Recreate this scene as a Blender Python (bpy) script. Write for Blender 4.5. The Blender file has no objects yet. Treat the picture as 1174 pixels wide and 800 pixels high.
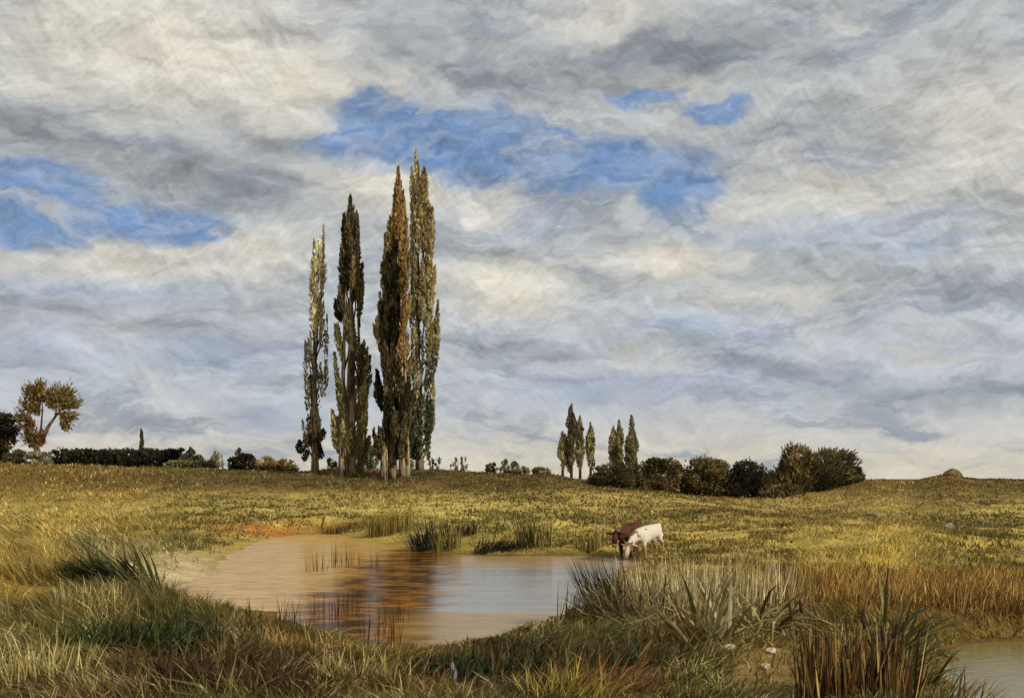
import bpy, bmesh, math, random
import numpy as np
from mathutils import Vector, Matrix

random.seed(7)
RNG = np.random.default_rng(11)
SC = bpy.context.scene
COL = SC.collection
R = math.radians

# ------------------------------------------------------------------ camera
EYE, F, U0, V0 = 2.7, 1259.0, 587.0, 549.0        # eye height (m), focal length, principal column, horizon row
cam_d = bpy.data.cameras.new('camera')
cam = bpy.data.objects.new('camera', cam_d)
COL.objects.link(cam)
cam.location = (0, 0, EYE)
cam.rotation_euler = (R(90), 0, 0)
cam_d.sensor_width = 36.0
cam_d.lens = 36.0 * F / 1174.0
cam_d.shift_y = (V0 - 400.0) / 1174.0
cam_d.clip_start = 0.1
cam_d.clip_end = 20000
SC.camera = cam

# ------------------------------------------------------------------ light and exposure
SUN_EL, SUN_AZ = 33.0, 134.0                       # degrees; azimuth clockwise from the viewing direction
sun_d = bpy.data.lights.new('sun', 'SUN')
sun_d.energy = 3.5
sun_d.angle = R(2.0)
sun_d.color = (1.0, 0.96, 0.87)
sun = bpy.data.objects.new('sun', sun_d)
COL.objects.link(sun)
sd = Vector((math.sin(R(SUN_AZ)) * math.cos(R(SUN_EL)), math.cos(R(SUN_AZ)) * math.cos(R(SUN_EL)), math.sin(R(SUN_EL))))
sun.rotation_euler = (-sd).to_track_quat('-Z', 'Y').to_euler()
sun.location = sd * 200
SC.view_settings.view_transform = 'Standard'
SC.view_settings.look = 'None'
SC.view_settings.exposure = 0.0
SC.view_settings.gamma = 1.0
SC.view_settings.use_curve_mapping = False


def lin(c, k=1.0):
    out = []
    for v in c[:3]:
        v = v / 255.0
        out.append((v / 12.92 if v <= 0.04045 else ((v + 0.055) / 1.055) ** 2.4) * k)
    return tuple(out)


def nlin(a):
    a = np.asarray(a, float) / 255.0
    return np.where(a <= 0.04045, a / 12.92, ((a + 0.055) / 1.055) ** 2.4)


class NT:
    """small helper for building node trees"""
    def __init__(self, tree):
        self.t = tree
        self.n = tree.nodes
        self.l = tree.links

    def put(self, sock, v):
        if v is None:
            return
        if isinstance(v, bpy.types.NodeSocket):
            self.l.new(v, sock)
        else:
            sock.default_value = v

    def math(self, op, a, b=None, c=None, clamp=False):
        n = self.n.new('ShaderNodeMath'); n.operation = op; n.use_clamp = clamp
        self.put(n.inputs[0], a); self.put(n.inputs[1], b); self.put(n.inputs[2], c)
        return n.outputs[0]

    def vmath(self, op, a, b=None, scale=None):
        n = self.n.new('ShaderNodeVectorMath'); n.operation = op
        self.put(n.inputs[0], a)
        if b is not None: self.put(n.inputs[1], b)
        if scale is not None: self.put(n.inputs['Scale'], scale)
        return n.outputs['Value'] if op in ('LENGTH', 'DOT_PRODUCT') else n.outputs['Vector']

    def noise(self, vec, scale, detail=4, rough=0.55, dist=0.0, out='Fac'):
        n = self.n.new('ShaderNodeTexNoise')
        self.put(n.inputs['Vector'], vec)
        n.inputs['Scale'].default_value = scale
        n.inputs['Detail'].default_value = detail
        n.inputs['Roughness'].default_value = rough
        n.inputs['Distortion'].default_value = dist
        return n.outputs[out]

    def mr(self, v, a, b, c=0.0, d=1.0, smooth=True):
        n = self.n.new('ShaderNodeMapRange')
        n.interpolation_type = 'SMOOTHSTEP' if smooth else 'LINEAR'
        self.put(n.inputs['Value'], v)
        for i, x in zip((1, 2, 3, 4), (a, b, c, d)):
            self.put(n.inputs[i], x)
        return n.outputs['Result']

    def mix(self, f, a, b, mode='MIX'):
        n = self.n.new('ShaderNodeMix'); n.data_type = 'RGBA'; n.blend_type = mode
        self.put(n.inputs[0], f)
        for s, v in ((n.inputs[6], a), (n.inputs[7], b)):
            if not isinstance(v, bpy.types.NodeSocket):
                v = (*v[:3], 1.0)
            self.put(s, v)
        return n.outputs[2]

    def comb(self, x, y, z):
        n = self.n.new('ShaderNodeCombineXYZ')
        self.put(n.inputs[0], x); self.put(n.inputs[1], y); self.put(n.inputs[2], z)
        return n.outputs[0]

    def sep(self, v):
        n = self.n.new('ShaderNodeSeparateXYZ'); self.put(n.inputs[0], v)
        return n.outputs


# ------------------------------------------------------------------ sky: Nishita air with broken cloud over it
def build_world():
    w = bpy.data.worlds.new('World')
    SC.world = w
    w.use_nodes = True
    t = NT(w.node_tree)
    t.n.clear()
    out = t.n.new('ShaderNodeOutputWorld')
    bg = t.n.new('ShaderNodeBackground')
    t.l.new(bg.outputs[0], out.inputs[0])
    STR = 0.1
    bg.inputs['Strength'].default_value = STR
    sky = t.n.new('ShaderNodeTexSky')
    sky.sky_type = 'NISHITA'
    sky.sun_disc = False
    sky.sun_elevation = R(SUN_EL)
    sky.sun_rotation = R(SUN_AZ)
    sky.air_density = 1.0
    sky.dust_density = 1.5
    co = t.n.new('ShaderNodeTexCoord').outputs['Generated']
    s = t.sep(co)
    az = t.math('ARCTAN2', s[0], s[1])
    hyp = t.math('SQRT', t.math('ADD', t.math('MULTIPLY', s[0], s[0]), t.math('MULTIPLY', s[1], s[1])))
    el = t.math('ARCTAN2', s[2], hyp)
    el = t.math('ABSOLUTE', el)
    p0 = t.comb(az, el, 0.0)
    # wind-torn edges: warp the direction coordinates
    w1 = t.noise(t.vmath('MULTIPLY', p0, (1.0, 1.9, 1.0)), 7.0, 4, 0.6, 0.0, 'Color')
    w1 = t.vmath('SUBTRACT', w1, (0.5, 0.5, 0.5))
    p = t.vmath('ADD', p0, t.vmath('MULTIPLY', w1, (0.11, 0.05, 0.0)))
    w2 = t.noise(t.vmath('MULTIPLY', p0, (1.0, 1.6, 1.0)), 34.0, 3, 0.6, 0.0, 'Color')
    w2 = t.vmath('SUBTRACT', w2, (0.5, 0.5, 0.5))
    p = t.vmath('ADD', p, t.vmath('MULTIPLY', w2, (0.03, 0.018, 0.0)))

    def ae(u, v):
        a = math.atan((u - U0) / F)
        return a, math.atan((V0 - v) / F * math.cos(a))

    def blob(u, v, ru, rv, soft=0.15):
        a, e = ae(u, v)
        q = t.vmath('MULTIPLY', t.vmath('SUBTRACT', p, (a, e, 0.0)), (F / ru, F / rv, 0.0))
        return t.mr(t.vmath('LENGTH', q), soft, 1.25, 1.0, 0.0)

    def group(lst):
        acc = None
        for b in lst:
            k = b[4] if len(b) > 4 else 1.0
            m = blob(*b[:4])
            if k != 1.0: m = t.math('MULTIPLY', m, k)
            acc = m if acc is None else t.math('MAXIMUM', acc, m)
        return acc
    K = 1.0 / STR
    # layered cloud colour by height
    streak = t.noise(t.vmath('MULTIPLY', p, (1.0, 4.5, 1.0)), 7.0, 6, 0.62, 0.3)
    billow = t.noise(t.vmath('MULTIPLY', p, (1.0, 2.2, 1.0)), 13.0, 6, 0.6, 0.6)
    base = t.mix(t.mr(el, 0.0, 0.075), lin((212, 204, 186), K), lin((187, 193, 199), K))
    base = t.mix(t.mr(el, 0.10, 0.22), base, lin((184, 188, 189), K))
    base = t.mix(t.math('MULTIPLY', t.mr(streak, 0.47, 0.63), 0.9), base, lin((152, 159, 170), K))
    base = t.mix(t.math('MULTIPLY', t.mr(billow, 0.52, 0.72), 0.65), base, lin((207, 203, 192), K))
    pale = group([(330, 480, 90, 22), (700, 445, 150, 25, .8), (120, 325, 160, 18, .9), (560, 372, 80, 12), (780, 368, 60, 12),
                  (950, 262, 150, 28), (1040, 285, 90, 20, .8), (60, 400, 120, 30, .6), (880, 440, 160, 25, .5),
                  (600, 250, 90, 25, .7), (830, 380, 100, 22, .6), (250, 410, 120, 25, .6)])
    base = t.mix(t.math('MULTIPLY', pale, 0.5), base, lin((152, 170, 198), K))
    warm = group([(190, 55, 250, 85), (330, 90, 95, 80), (445, 208, 100, 32), (160, 292, 200, 34, .8), (575, 335, 100, 48),
                  (770, 298, 100, 32), (960, 225, 130, 40, .6), (1110, 140, 130, 90, .7), (690, 25, 110, 26, .6),
                  (770, 95, 60, 14, .8), (300, 290, 90, 40, .8), (880, 330, 120, 20, .5), (60, 75, 100, 40, .7), (560, 235, 60, 25, .7)])
    base = t.mix(t.math('MULTIPLY', warm, 0.88), base, lin((222, 216, 200), K))
    dark = group([(60, 150, 120, 42), (245, 195, 160, 40), (330, 165, 80, 30, .8), (575, 92, 140, 40), (690, 74, 165, 40), (810, 58, 140, 34),
                  (40, 345, 130, 22, .9), (205, 376, 66, 18), (290, 350, 70, 14, .8), (565, 396, 70, 24, .9), (480, 60, 90, 34, .8),
                  (960, 48, 130, 30, .6), (930, 140, 140, 22, .6), (1060, 455, 160, 18, .6), (760, 395, 90, 16, .5),
                  (130, 230, 90, 20, .5), (560, 290, 90, 16, .5), (960, 170, 160, 26, .45), (1080, 340, 120, 20, .4), (900, 420, 140, 14, .5), (640, 405, 90, 14, .6), (1090, 60, 100, 36, .5)])
    dark = t.math('MULTIPLY', dark, t.mr(billow, 0.30, 0.60, 1.15, 0.45))
    base = t.mix(t.math('MULTIPLY', dark, 0.78, None, True), base, lin((124, 131, 138), K))
    blue = group([(440, 150, 105, 46), (530, 165, 125, 46), (650, 192, 140, 40), (780, 208, 75, 50), (560, 200, 80, 25, .8), (742, 106, 60, 14), (830, 122, 50, 14),
                  (40, 215, 95, 34), (165, 248, 115, 30), (20, 258, 75, 26), (420, 120, 60, 25, .8), (620, 160, 60, 15, .8)])
    blue = t.math('MULTIPLY', blue, t.mr(billow, 0.42, 0.66, 1.2, 0.6), None, True)
    # clear air seen through the gaps: the Nishita sky, a little deepened
    st_b = t.noise(t.vmath('MULTIPLY', p, (1.0, 3.0, 1.0)), 17.0, 5, 0.65, 0.5)
    air = t.mix(0.97, sky.outputs[0], lin((112, 141, 182), K))
    air = t.mix(t.math('MULTIPLY', t.mr(st_b, .40, .64), .75), air, lin((152, 170, 196), K))
    base = t.mix(t.mr(blue, 0.06, 0.80), base, air)
    # sunlit upper edges of the billows (light from the upper right) and torn, fibrous cloud in three wind directions
    def relief(sc, stretch, dx, dy, det):
        q1 = t.vmath('MULTIPLY', p, (1.0, stretch, 1.0))
        q2 = t.vmath('ADD', q1, (dx, dy, 0.0))
        return t.math('SUBTRACT', t.noise(q1, sc, det, 0.58, 0.4), t.noise(q2, sc, det, 0.58, 0.4))
    e1 = t.math('MULTIPLY', relief(11.0, 2.0, 0.012, 0.030, 4), 1.0)
    e2 = t.math('MULTIPLY', relief(34.0, 1.7, 0.004, 0.011, 4), 0.75)
    acc = None
    for k, (deg, sc) in enumerate(((8, 30.0), (38, 34.0), (-52, 32.0))):
        c_, s_ = math.cos(R(deg)), math.sin(R(deg))
        sx = t.vmath('DOT_PRODUCT', p0, (c_, s_, 0)); sy = t.vmath('DOT_PRODUCT', p0, (-s_, c_, 0))
        wob = t.math('MULTIPLY', t.math('SUBTRACT', t.noise(p0, 9.0 + k, 2, .5), .5), .05)
        st = t.noise(t.comb(sx, t.math('MULTIPLY', t.math('ADD', sy, wob), 8.0), 3.7 * k), sc, 3, 0.65, 0.2)
        m = t.mr(t.noise(t.vmath('ADD', p0, (k * 5.1, 0, 0)), 6.0, 2, .5), .42, .58)
        v = t.math('MULTIPLY', t.math('SUBTRACT', st, 0.5), t.math('ADD', t.math('MULTIPLY', m, .42), .03))
        acc = v if acc is None else t.math('ADD', acc, v)
    st2 = t.noise(t.vmath('MULTIPLY', p, (1.0, 2.0, 1.0)), 60.0, 4, 0.7, 0.8)
    acc = t.math('ADD', acc, t.math('MULTIPLY', t.math('SUBTRACT', st2, 0.5), 0.35))
    calm = t.mr(el, 0.03, 0.20, 0.42, 0.85)             # the low sky is flatter than the sky overhead
    f = t.math('ADD', t.math('MULTIPLY', t.math('ADD', t.math('ADD', e1, e2), acc), calm), 1.0)
    fin = t.vmath('SCALE', base, None, f)
    t.l.new(fin, bg.inputs['Color'])
    w.cycles.sampling_method = 'MANUAL'
    w.cycles.sample_map_resolution = 512


build_world()


# ------------------------------------------------------------------ noise and terrain functions
TAB = RNG.random((256, 256))


def vn(x, y, o=0):
    x = np.asarray(x, float) + 17.3 * o + 1000.0; y = np.asarray(y, float) + 41.7 * o + 1000.0
    xi = np.floor(x).astype(int); yi = np.floor(y).astype(int)
    fx = x - xi; fy = y - yi
    fx = fx * fx * (3 - 2 * fx); fy = fy * fy * (3 - 2 * fy)
    a = TAB[xi % 256, yi % 256]; b = TAB[(xi + 1) % 256, yi % 256]
    c = TAB[xi % 256, (yi + 1) % 256]; d = TAB[(xi + 1) % 256, (yi + 1) % 256]
    return (a * (1 - fx) + b * fx) * (1 - fy) + (c * (1 - fx) + d * fx) * fy


def fbm(x, y, o=0, n=3):
    s = 0; k = 0; amp = 1.0
    for i in range(n):
        s = s + amp * vn(x * 2 ** i, y * 2 ** i, o + i * 3); k += amp; amp *= 0.5
    return s / k


def sstep(a, b, x):
    t = np.clip((np.asarray(x, float) - a) / (b - a), 0, 1)
    return t * t * (3 - 2 * t)


WZ = -0.25                                          # water level


def w_at(u, v, z=WZ):
    D = (EYE - z) * F / (v - V0)
    return ((u - U0) / F * D, D)


POND = [w_at(*q) for q in [(208, 683), (222, 664), (248, 652), (262, 636), (290, 622), (330, 614), (380, 612), (420, 620), (455, 628),
                           (500, 634), (560, 637), (620, 637), (668, 637), (712, 640), (735, 645), (715, 656), (690, 668), (675, 690),
                           (650, 703), (610, 716), (575, 728), (540, 742), (490, 750), (430, 745), (385, 733), (352, 716), (315, 702), (270, 698), (232, 694)]]
POOL = [w_at(*q) for q in [(1082, 748), (1110, 737), (1150, 735), (1200, 733), (1300, 733), (1420, 742), (1440, 800), (1330, 860), (1190, 850), (1110, 812), (1078, 780)]]


def sdist(x, y, poly):
    """signed distance to polygon, positive outside"""
    P = np.array(poly); Q = np.roll(P, -1, axis=0)
    d2 = np.full(x.shape, 1e18); ins = np.zeros(x.shape, bool)
    for (ax, ay), (bx, by) in zip(P, Q):
        ex, ey = bx - ax, by - ay
        t = np.clip(((x - ax) * ex + (y - ay) * ey) / (ex * ex + ey * ey), 0, 1)
        d2 = np.minimum(d2, (x - ax - t * ex) ** 2 + (y - ay - t * ey) ** 2)
        c = ((ay > y) != (by > y))
        with np.errstate(divide='ignore', invalid='ignore'):
            xc = ax + (y - ay) / (by - ay) * ex
        ins ^= c & (x < xc)
    d = np.sqrt(d2)
    return np.where(ins, -d, d)


CU = [-700, 0, 60, 200, 350, 450, 550, 640, 690, 760, 900, 950, 1000, 1045, 1085, 1120, 1174, 1400, 1900]
CV = [533, 533, 535, 538, 541, 541, 543, 547, 556, 565, 569, 562, 550, 553, 545, 551, 551, 549, 545]


def colrow(x, y, z):
    yy = np.maximum(y, 1.0)
    return U0 + F * x / yy, V0 + F * (EYE - z) / yy


def zbase(x, y):
    x = np.asarray(x, float); y = np.asarray(y, float)
    u = U0 + F * x / np.maximum(y, 2.0)
    zc = EYE + (V0 - np.interp(u, CU, CV)) / F * 95.0
    far = sstep(250, 900, y)
    zc = zc * (1 - far) + np.minimum(zc, 2.35) * far
    k = np.clip((y - 46) / 49.0, 0, 1); k = k * k * (2.2 - 1.2 * k)
    z = zc * k
    z = z + 0.75 * np.exp(-((x + 12.5) / 5.0) ** 2 - ((y - 26) / 9.0) ** 2)
    z = z + 0.45 * np.exp(-((x - 16) / 6.0) ** 2 - ((y - 45) / 10.0) ** 2)
    z = z + 0.30 * np.exp(-((x - 12) / 3.0) ** 2 - ((y - 62) / 5.0) ** 2) * 2
    z = z + 0.22 * np.exp(-((x - 0.2) / 1.2) ** 2 - ((y - 13.6) / 1.0) ** 2)
    z = z + 0.22 * np.exp(-((x - 4.0) / 2.2) ** 2 - ((y - 18.5) / 2.5) ** 2)
    nearfade = 1 - sstep(60, 200, np.hypot(x, y))
    z = z + (fbm(x * 0.22, y * 0.22, 1) - 0.5) * 0.62 * nearfade + (fbm(x * 1.0, y * 1.0, 5) - 0.5) * 0.26 * nearfade
    z = z + (fbm(x * 0.08, y * 0.08, 8) - 0.5) * 0.95 * sstep(40, 80, y) * nearfade
    return z


def shore(x, y):
    j = (fbm(x * 0.9, y * 0.9, 21) - 0.5) * 0.9
    return np.minimum(sdist(x, y, POND), sdist(x, y, POOL)) + j


def G(x, y):
    x = np.asarray(x, float); y = np.asarray(y, float)
    z = np.maximum(zbase(x, y), WZ + 0.16)
    near = (y > 5) & (y < 60) & (np.abs(x) < 40)
    if np.any(near):
        d = np.full(x.shape, 50.0)
        d[near] = shore(x[near], y[near])
        width = np.where(x < -4.5, 2.6, 0.9)                  # the left shore shelves gently, the rest is a small bank
        up = sstep(0, 1, d / width) * 0.85 + 0.15 * np.clip(d / width, 0, 1)
        zo = WZ + (z - WZ) * up
        zi = WZ - np.minimum(0.5, 0.25 * np.abs(d))
        z = np.where(near, np.where(d > 0, zo, zi), z)
    return z


_D = np.geomspace(9, 600, 900)


def gp(u, v, dmin=9.0):
    """ground point under photo column u, row v"""
    x = (u - U0) / F * _D; zr = EYE + (V0 - v) / F * _D
    hit = np.nonzero((G(x, _D) >= zr) & (_D > dmin))[0]
    i = hit[0] if len(hit) else len(_D) - 1
    return Vector((float(x[i]), float(_D[i]), float(G(x[i:i + 1], _D[i:i + 1])[0])))


def gz(x, y):
    return float(G(np.array([x]), np.array([y]))[0])


def at(u, D):
    """ground point in column u at depth D"""
    x = (u - U0) / F * D
    return Vector((x, D, gz(x, D)))


# ------------------------------------------------------------------ colours of turf, mud and sand by region of the meadow, with painted shade under the poplars
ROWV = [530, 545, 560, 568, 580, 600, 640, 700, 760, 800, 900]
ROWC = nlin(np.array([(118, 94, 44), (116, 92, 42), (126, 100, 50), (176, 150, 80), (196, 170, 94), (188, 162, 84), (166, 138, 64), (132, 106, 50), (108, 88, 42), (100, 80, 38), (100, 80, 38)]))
REG = [(100, 620, 150, 55, (136, 114, 50), .8), (212, 657, 76, 24, (204, 182, 138), 1), (165, 632, 40, 10, (176, 164, 120), .6), (60, 700, 90, 40, (140, 114, 48), .8),
       (180, 708, 74, 30, (46, 56, 26), 1), (120, 634, 34, 28, (66, 70, 34), .8), (110, 745, 60, 20, (128, 104, 46), .7),
       (200, 774, 100, 22, (56, 42, 28), 1), (300, 768, 60, 22, (78, 52, 28), .9), (40, 770, 70, 40, (176, 154, 88), .9),
       (300, 606, 60, 8, (168, 98, 40), .9), (400, 604, 60, 12, (98, 70, 30), .8), (330, 720, 60, 18, (120, 84, 36), .6),
       (600, 756, 80, 24, (46, 52, 26), 1), (700, 745, 60, 26, (50, 56, 28), .95), (690, 772, 90, 16, (112, 64, 34), .85), (560, 786, 50, 18, (104, 90, 56), .8),
       (430, 775, 80, 24, (128, 102, 44), .7), (780, 750, 60, 30, (118, 86, 44), .6), (770, 700, 80, 36, (160, 142, 100), .7), (870, 770, 56, 36, (146, 118, 66), .8),
       (960, 622, 150, 24, (190, 166, 84), .8), (1080, 569, 130, 15, (100, 78, 40), .85), (1120, 598, 80, 9, (104, 82, 42), .8), (980, 594, 90, 7, (104, 82, 44), .8), (1060, 688, 140, 18, (178, 108, 40), .9), (1130, 716, 90, 7, (82, 66, 28), .8),
       (1010, 652, 130, 16, (188, 158, 64), .7), (1140, 650, 60, 14, (112, 112, 44), .7), (1085, 780, 40, 30, (160, 138, 58), .7), (930, 690, 50, 24, (156, 124, 54), .6),
       (830, 586, 150, 8, (118, 94, 48), .75), (700, 575, 120, 9, (140, 116, 54), .5), (250, 575, 140, 10, (150, 130, 66), .6), (60, 570, 100, 12, (132, 110, 50), .7),
       (350, 548, 360, 11, (92, 72, 36), .9), (560, 552, 120, 8, (92, 72, 34), .6), (466, 549, 34, 5, (40, 32, 22), .95), (640, 634, 80, 5, (100, 76, 38), .7),  # the darkest patch is painted shade in the hollow at the poplar feet
       (560, 615, 100, 14, (136, 116, 52), .7), (690, 725, 40, 16, (70, 66, 36), .6)]


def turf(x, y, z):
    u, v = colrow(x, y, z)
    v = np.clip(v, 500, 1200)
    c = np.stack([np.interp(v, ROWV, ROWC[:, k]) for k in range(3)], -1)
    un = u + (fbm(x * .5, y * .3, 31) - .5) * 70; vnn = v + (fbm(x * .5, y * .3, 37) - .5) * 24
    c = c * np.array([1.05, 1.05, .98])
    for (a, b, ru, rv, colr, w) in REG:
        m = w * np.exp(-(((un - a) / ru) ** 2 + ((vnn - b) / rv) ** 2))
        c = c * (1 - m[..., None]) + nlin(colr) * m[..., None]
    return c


# ------------------------------------------------------------------ object helpers
def tag(o, label=None, cat=None, group=None, kind=None):
    if label: o['label'] = label
    if cat: o['category'] = cat
    if group: o['group'] = group
    if kind: o['kind'] = kind
    return o


def empty(name, loc, label, cat, group=None, rz=0.0):
    o = bpy.data.objects.new(name, None)
    o.empty_display_size = 0.2
    o.location = loc
    o.rotation_euler = (0, 0, rz)
    COL.objects.link(o)
    return tag(o, label, cat, group)


def mesh_obj(name, verts, faces, mat, parent=None, cols=None, smooth=False, loc=None):
    """faces: list of tuples or a (n,k) array; cols: one colour per vertex"""
    me = bpy.data.meshes.new(name)
    verts = np.asarray(verts, np.float32)
    if isinstance(faces, np.ndarray):
        k = faces.shape[1]; n = len(faces)
        me.vertices.add(len(verts)); me.vertices.foreach_set('co', verts.ravel())
        me.loops.add(n * k); me.loops.foreach_set('vertex_index', faces.astype(np.int32).ravel())
        me.polygons.add(n)
        me.polygons.foreach_set('loop_start', np.arange(0, n * k, k, dtype=np.int32))
        me.update(calc_edges=True)
    else:
        me.from_pydata([tuple(map(float, q)) for q in verts], [], faces)
        me.update()
    if cols is not None:
        a = me.color_attributes.new('Col', 'FLOAT_COLOR', 'POINT')
        c = np.ones((len(verts), 4), np.float32); c[:, :3] = cols
        a.data.foreach_set('color', c.ravel())
    if smooth:
        me.polygons.foreach_set('use_smooth', np.ones(len(me.polygons), bool))
    me.materials.append(mat)
    o = bpy.data.objects.new(name, me)
    COL.objects.link(o)
    if parent: o.parent = parent
    if loc is not None: o.location = loc
    return o


def tube(pts, rad, n=7, seg_noise=0.0):
    """verts, faces of a tapering tube along a polyline"""
    V, Fc = [], []
    pts = [Vector(q) for q in pts]
    for i, q in enumerate(pts):
        d = (pts[min(i + 1, len(pts) - 1)] - pts[max(i - 1, 0)]).normalized()
        a = d.orthogonal().normalized() if abs(d.z) < .9 else Vector((1, 0, 0))
        a = (a - d * a.dot(d)).normalized(); b = d.cross(a)
        for k in range(n):
            th = 2 * math.pi * k / n
            r = rad[i] * (1 + seg_noise * random.uniform(-1, 1))
            V.append(q + a * (math.cos(th) * r) + b * (math.sin(th) * r))
    for i in range(len(pts) - 1):
        for k in range(n):
            Fc.append((i * n + k, i * n + (k + 1) % n, (i + 1) * n + (k + 1) % n, (i + 1) * n + k))
    Fc.append(tuple(range(n))[::-1]); Fc.append(tuple(range((len(pts) - 1) * n, len(pts) * n)))
    return V, Fc


class MB:
    def __init__(self): self.v, self.f = [], []

    def add(self, V, Fc):
        o = len(self.v); self.v += list(V); self.f += [tuple(i + o for i in q) for q in Fc]
        return self

    def build(self, name, mat, parent=None, smooth=True, cols=None):
        return mesh_obj(name, self.v, self.f, mat, parent, cols, smooth)


# ------------------------------------------------------------------ materials
def new_mat(name):
    m = bpy.data.materials.new(name); m.use_nodes = True
    t = NT(m.node_tree)
    b = t.n['Principled BSDF']
    return m, t, b


def leaf_mat(name, trans=0.3, rough=0.7, spec=0.2, var=0.35):
    m, t, b = new_mat(name)
    a = t.n.new('ShaderNodeAttribute'); a.attribute_name = 'Col'
    geo = t.n.new('ShaderNodeNewGeometry')
    nz = t.noise(geo.outputs['Position'], 3.0, 2, 0.6)
    k = t.mr(nz, 0.25, 0.75, 1 - var, 1 + var, False)
    c = t.vmath('SCALE', a.outputs['Color'], None, k)
    t.l.new(c, b.inputs['Base Color'])
    b.inputs['Roughness'].default_value = rough
    b.inputs['Specular IOR Level'].default_value = spec * .5
    tr = t.n.new('ShaderNodeBsdfTranslucent'); t.l.new(c, tr.inputs['Color'])
    mx = t.n.new('ShaderNodeMixShader'); mx.inputs[0].default_value = trans
    t.l.new(b.outputs[0], mx.inputs[1]); t.l.new(tr.outputs[0], mx.inputs[2])
    t.l.new(mx.outputs[0], t.n['Material Output'].inputs[0])
    return m


def bark_mat(name, c1, c2):
    m, t, b = new_mat(name)
    tc = t.n.new('ShaderNodeTexCoord').outputs['Object']
    f = t.noise(t.vmath('MULTIPLY', tc, (1, 1, 0.16)), 7.0, 5, 0.65)
    t.l.new(t.mix(t.mr(f, .38, .62), lin(c1), lin(c2)), b.inputs['Base Color'])
    b.inputs['Roughness'].default_value = 0.9
    b.inputs['Specular IOR Level'].default_value = 0.15
    bp = t.n.new('ShaderNodeBump'); bp.inputs['Strength'].default_value = 0.6; bp.inputs['Distance'].default_value = 0.05
    t.l.new(f, bp.inputs['Height']); t.l.new(bp.outputs[0], b.inputs['Normal'])
    return m


def plain_mat(name, c1, c2, scale=8.0, rough=0.8, bump=0.3, spec=0.3, lo=.4, hi=.6):
    m, t, b = new_mat(name)
    tc = t.n.new('ShaderNodeTexCoord').outputs['Object']
    f = t.noise(tc, scale, 5, 0.6)
    t.l.new(t.mix(t.mr(f, lo, hi), lin(c1), lin(c2)), b.inputs['Base Color'])
    b.inputs['Roughness'].default_value = rough
    b.inputs['Specular IOR Level'].default_value = spec
    if bump:
        bp = t.n.new('ShaderNodeBump'); bp.inputs['Strength'].default_value = bump; bp.inputs['Distance'].default_value = 0.03
        t.l.new(f, bp.inputs['Height']); t.l.new(bp.outputs[0], b.inputs['Normal'])
    return m


M_LEAF = leaf_mat('autumn_leaves', 0.30)
M_GRASS = leaf_mat('grass_blades', 0.28, 0.65, 0.25, 0.25)
M_REED = leaf_mat('reed_leaves', 0.22, 0.55, 0.3, 0.25)
M_BARK = bark_mat('poplar_bark', (66, 54, 38), (176, 154, 116))
M_BARKD = bark_mat('dark_bark', (44, 34, 24), (96, 74, 48))
M_BARKR = bark_mat('russet_bark', (58, 42, 28), (116, 88, 56))
M_STONE = plain_mat('pale_stone', (132, 116, 86), (204, 190, 158), 14.0, 0.95, 0.8, .1, .35, .65)
M_STONEG = plain_mat('grey_stone', (92, 84, 70), (150, 142, 126), 6.0, 0.95, 0.8, .1, .35, .65)


def ground_mat():
    m, t, b = new_mat('meadow_ground')
    a = t.n.new('ShaderNodeAttribute'); a.attribute_name = 'Col'
    pos = t.n.new('ShaderNodeNewGeometry').outputs['Position']
    f1 = t.noise(pos, 0.8, 6, 0.65)
    f2 = t.noise(t.vmath('MULTIPLY', pos, (1, 0.55, 1)), 6.0, 5, 0.7)
    f3 = t.noise(t.vmath('MULTIPLY', pos, (0.35, 1, 1)), 0.35, 5, 0.6)
    k = t.math('MULTIPLY', t.mr(f1, .3, .7, .68, 1.3, False), t.mr(f2, .3, .7, .62, 1.34, False))
    k = t.math('MULTIPLY', k, t.mr(f3, .35, .65, .8, 1.18, False))
    c = t.vmath('SCALE', a.outputs['Color'], None, k)
    c = t.mix(t.math('MULTIPLY', t.mr(f3, .52, .68), 0.35), c, lin((96, 74, 38)))
    t.l.new(c, b.inputs['Base Color'])
    b.inputs['Roughness'].default_value = 0.95
    b.inputs['Specular IOR Level'].default_value = 0.1
    bp = t.n.new('ShaderNodeBump'); bp.inputs['Strength'].default_value = 0.7; bp.inputs['Distance'].default_value = 0.12
    t.l.new(t.math('ADD', f2, f1), bp.inputs['Height']); t.l.new(bp.outputs[0], b.inputs['Normal'])
    return m


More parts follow.
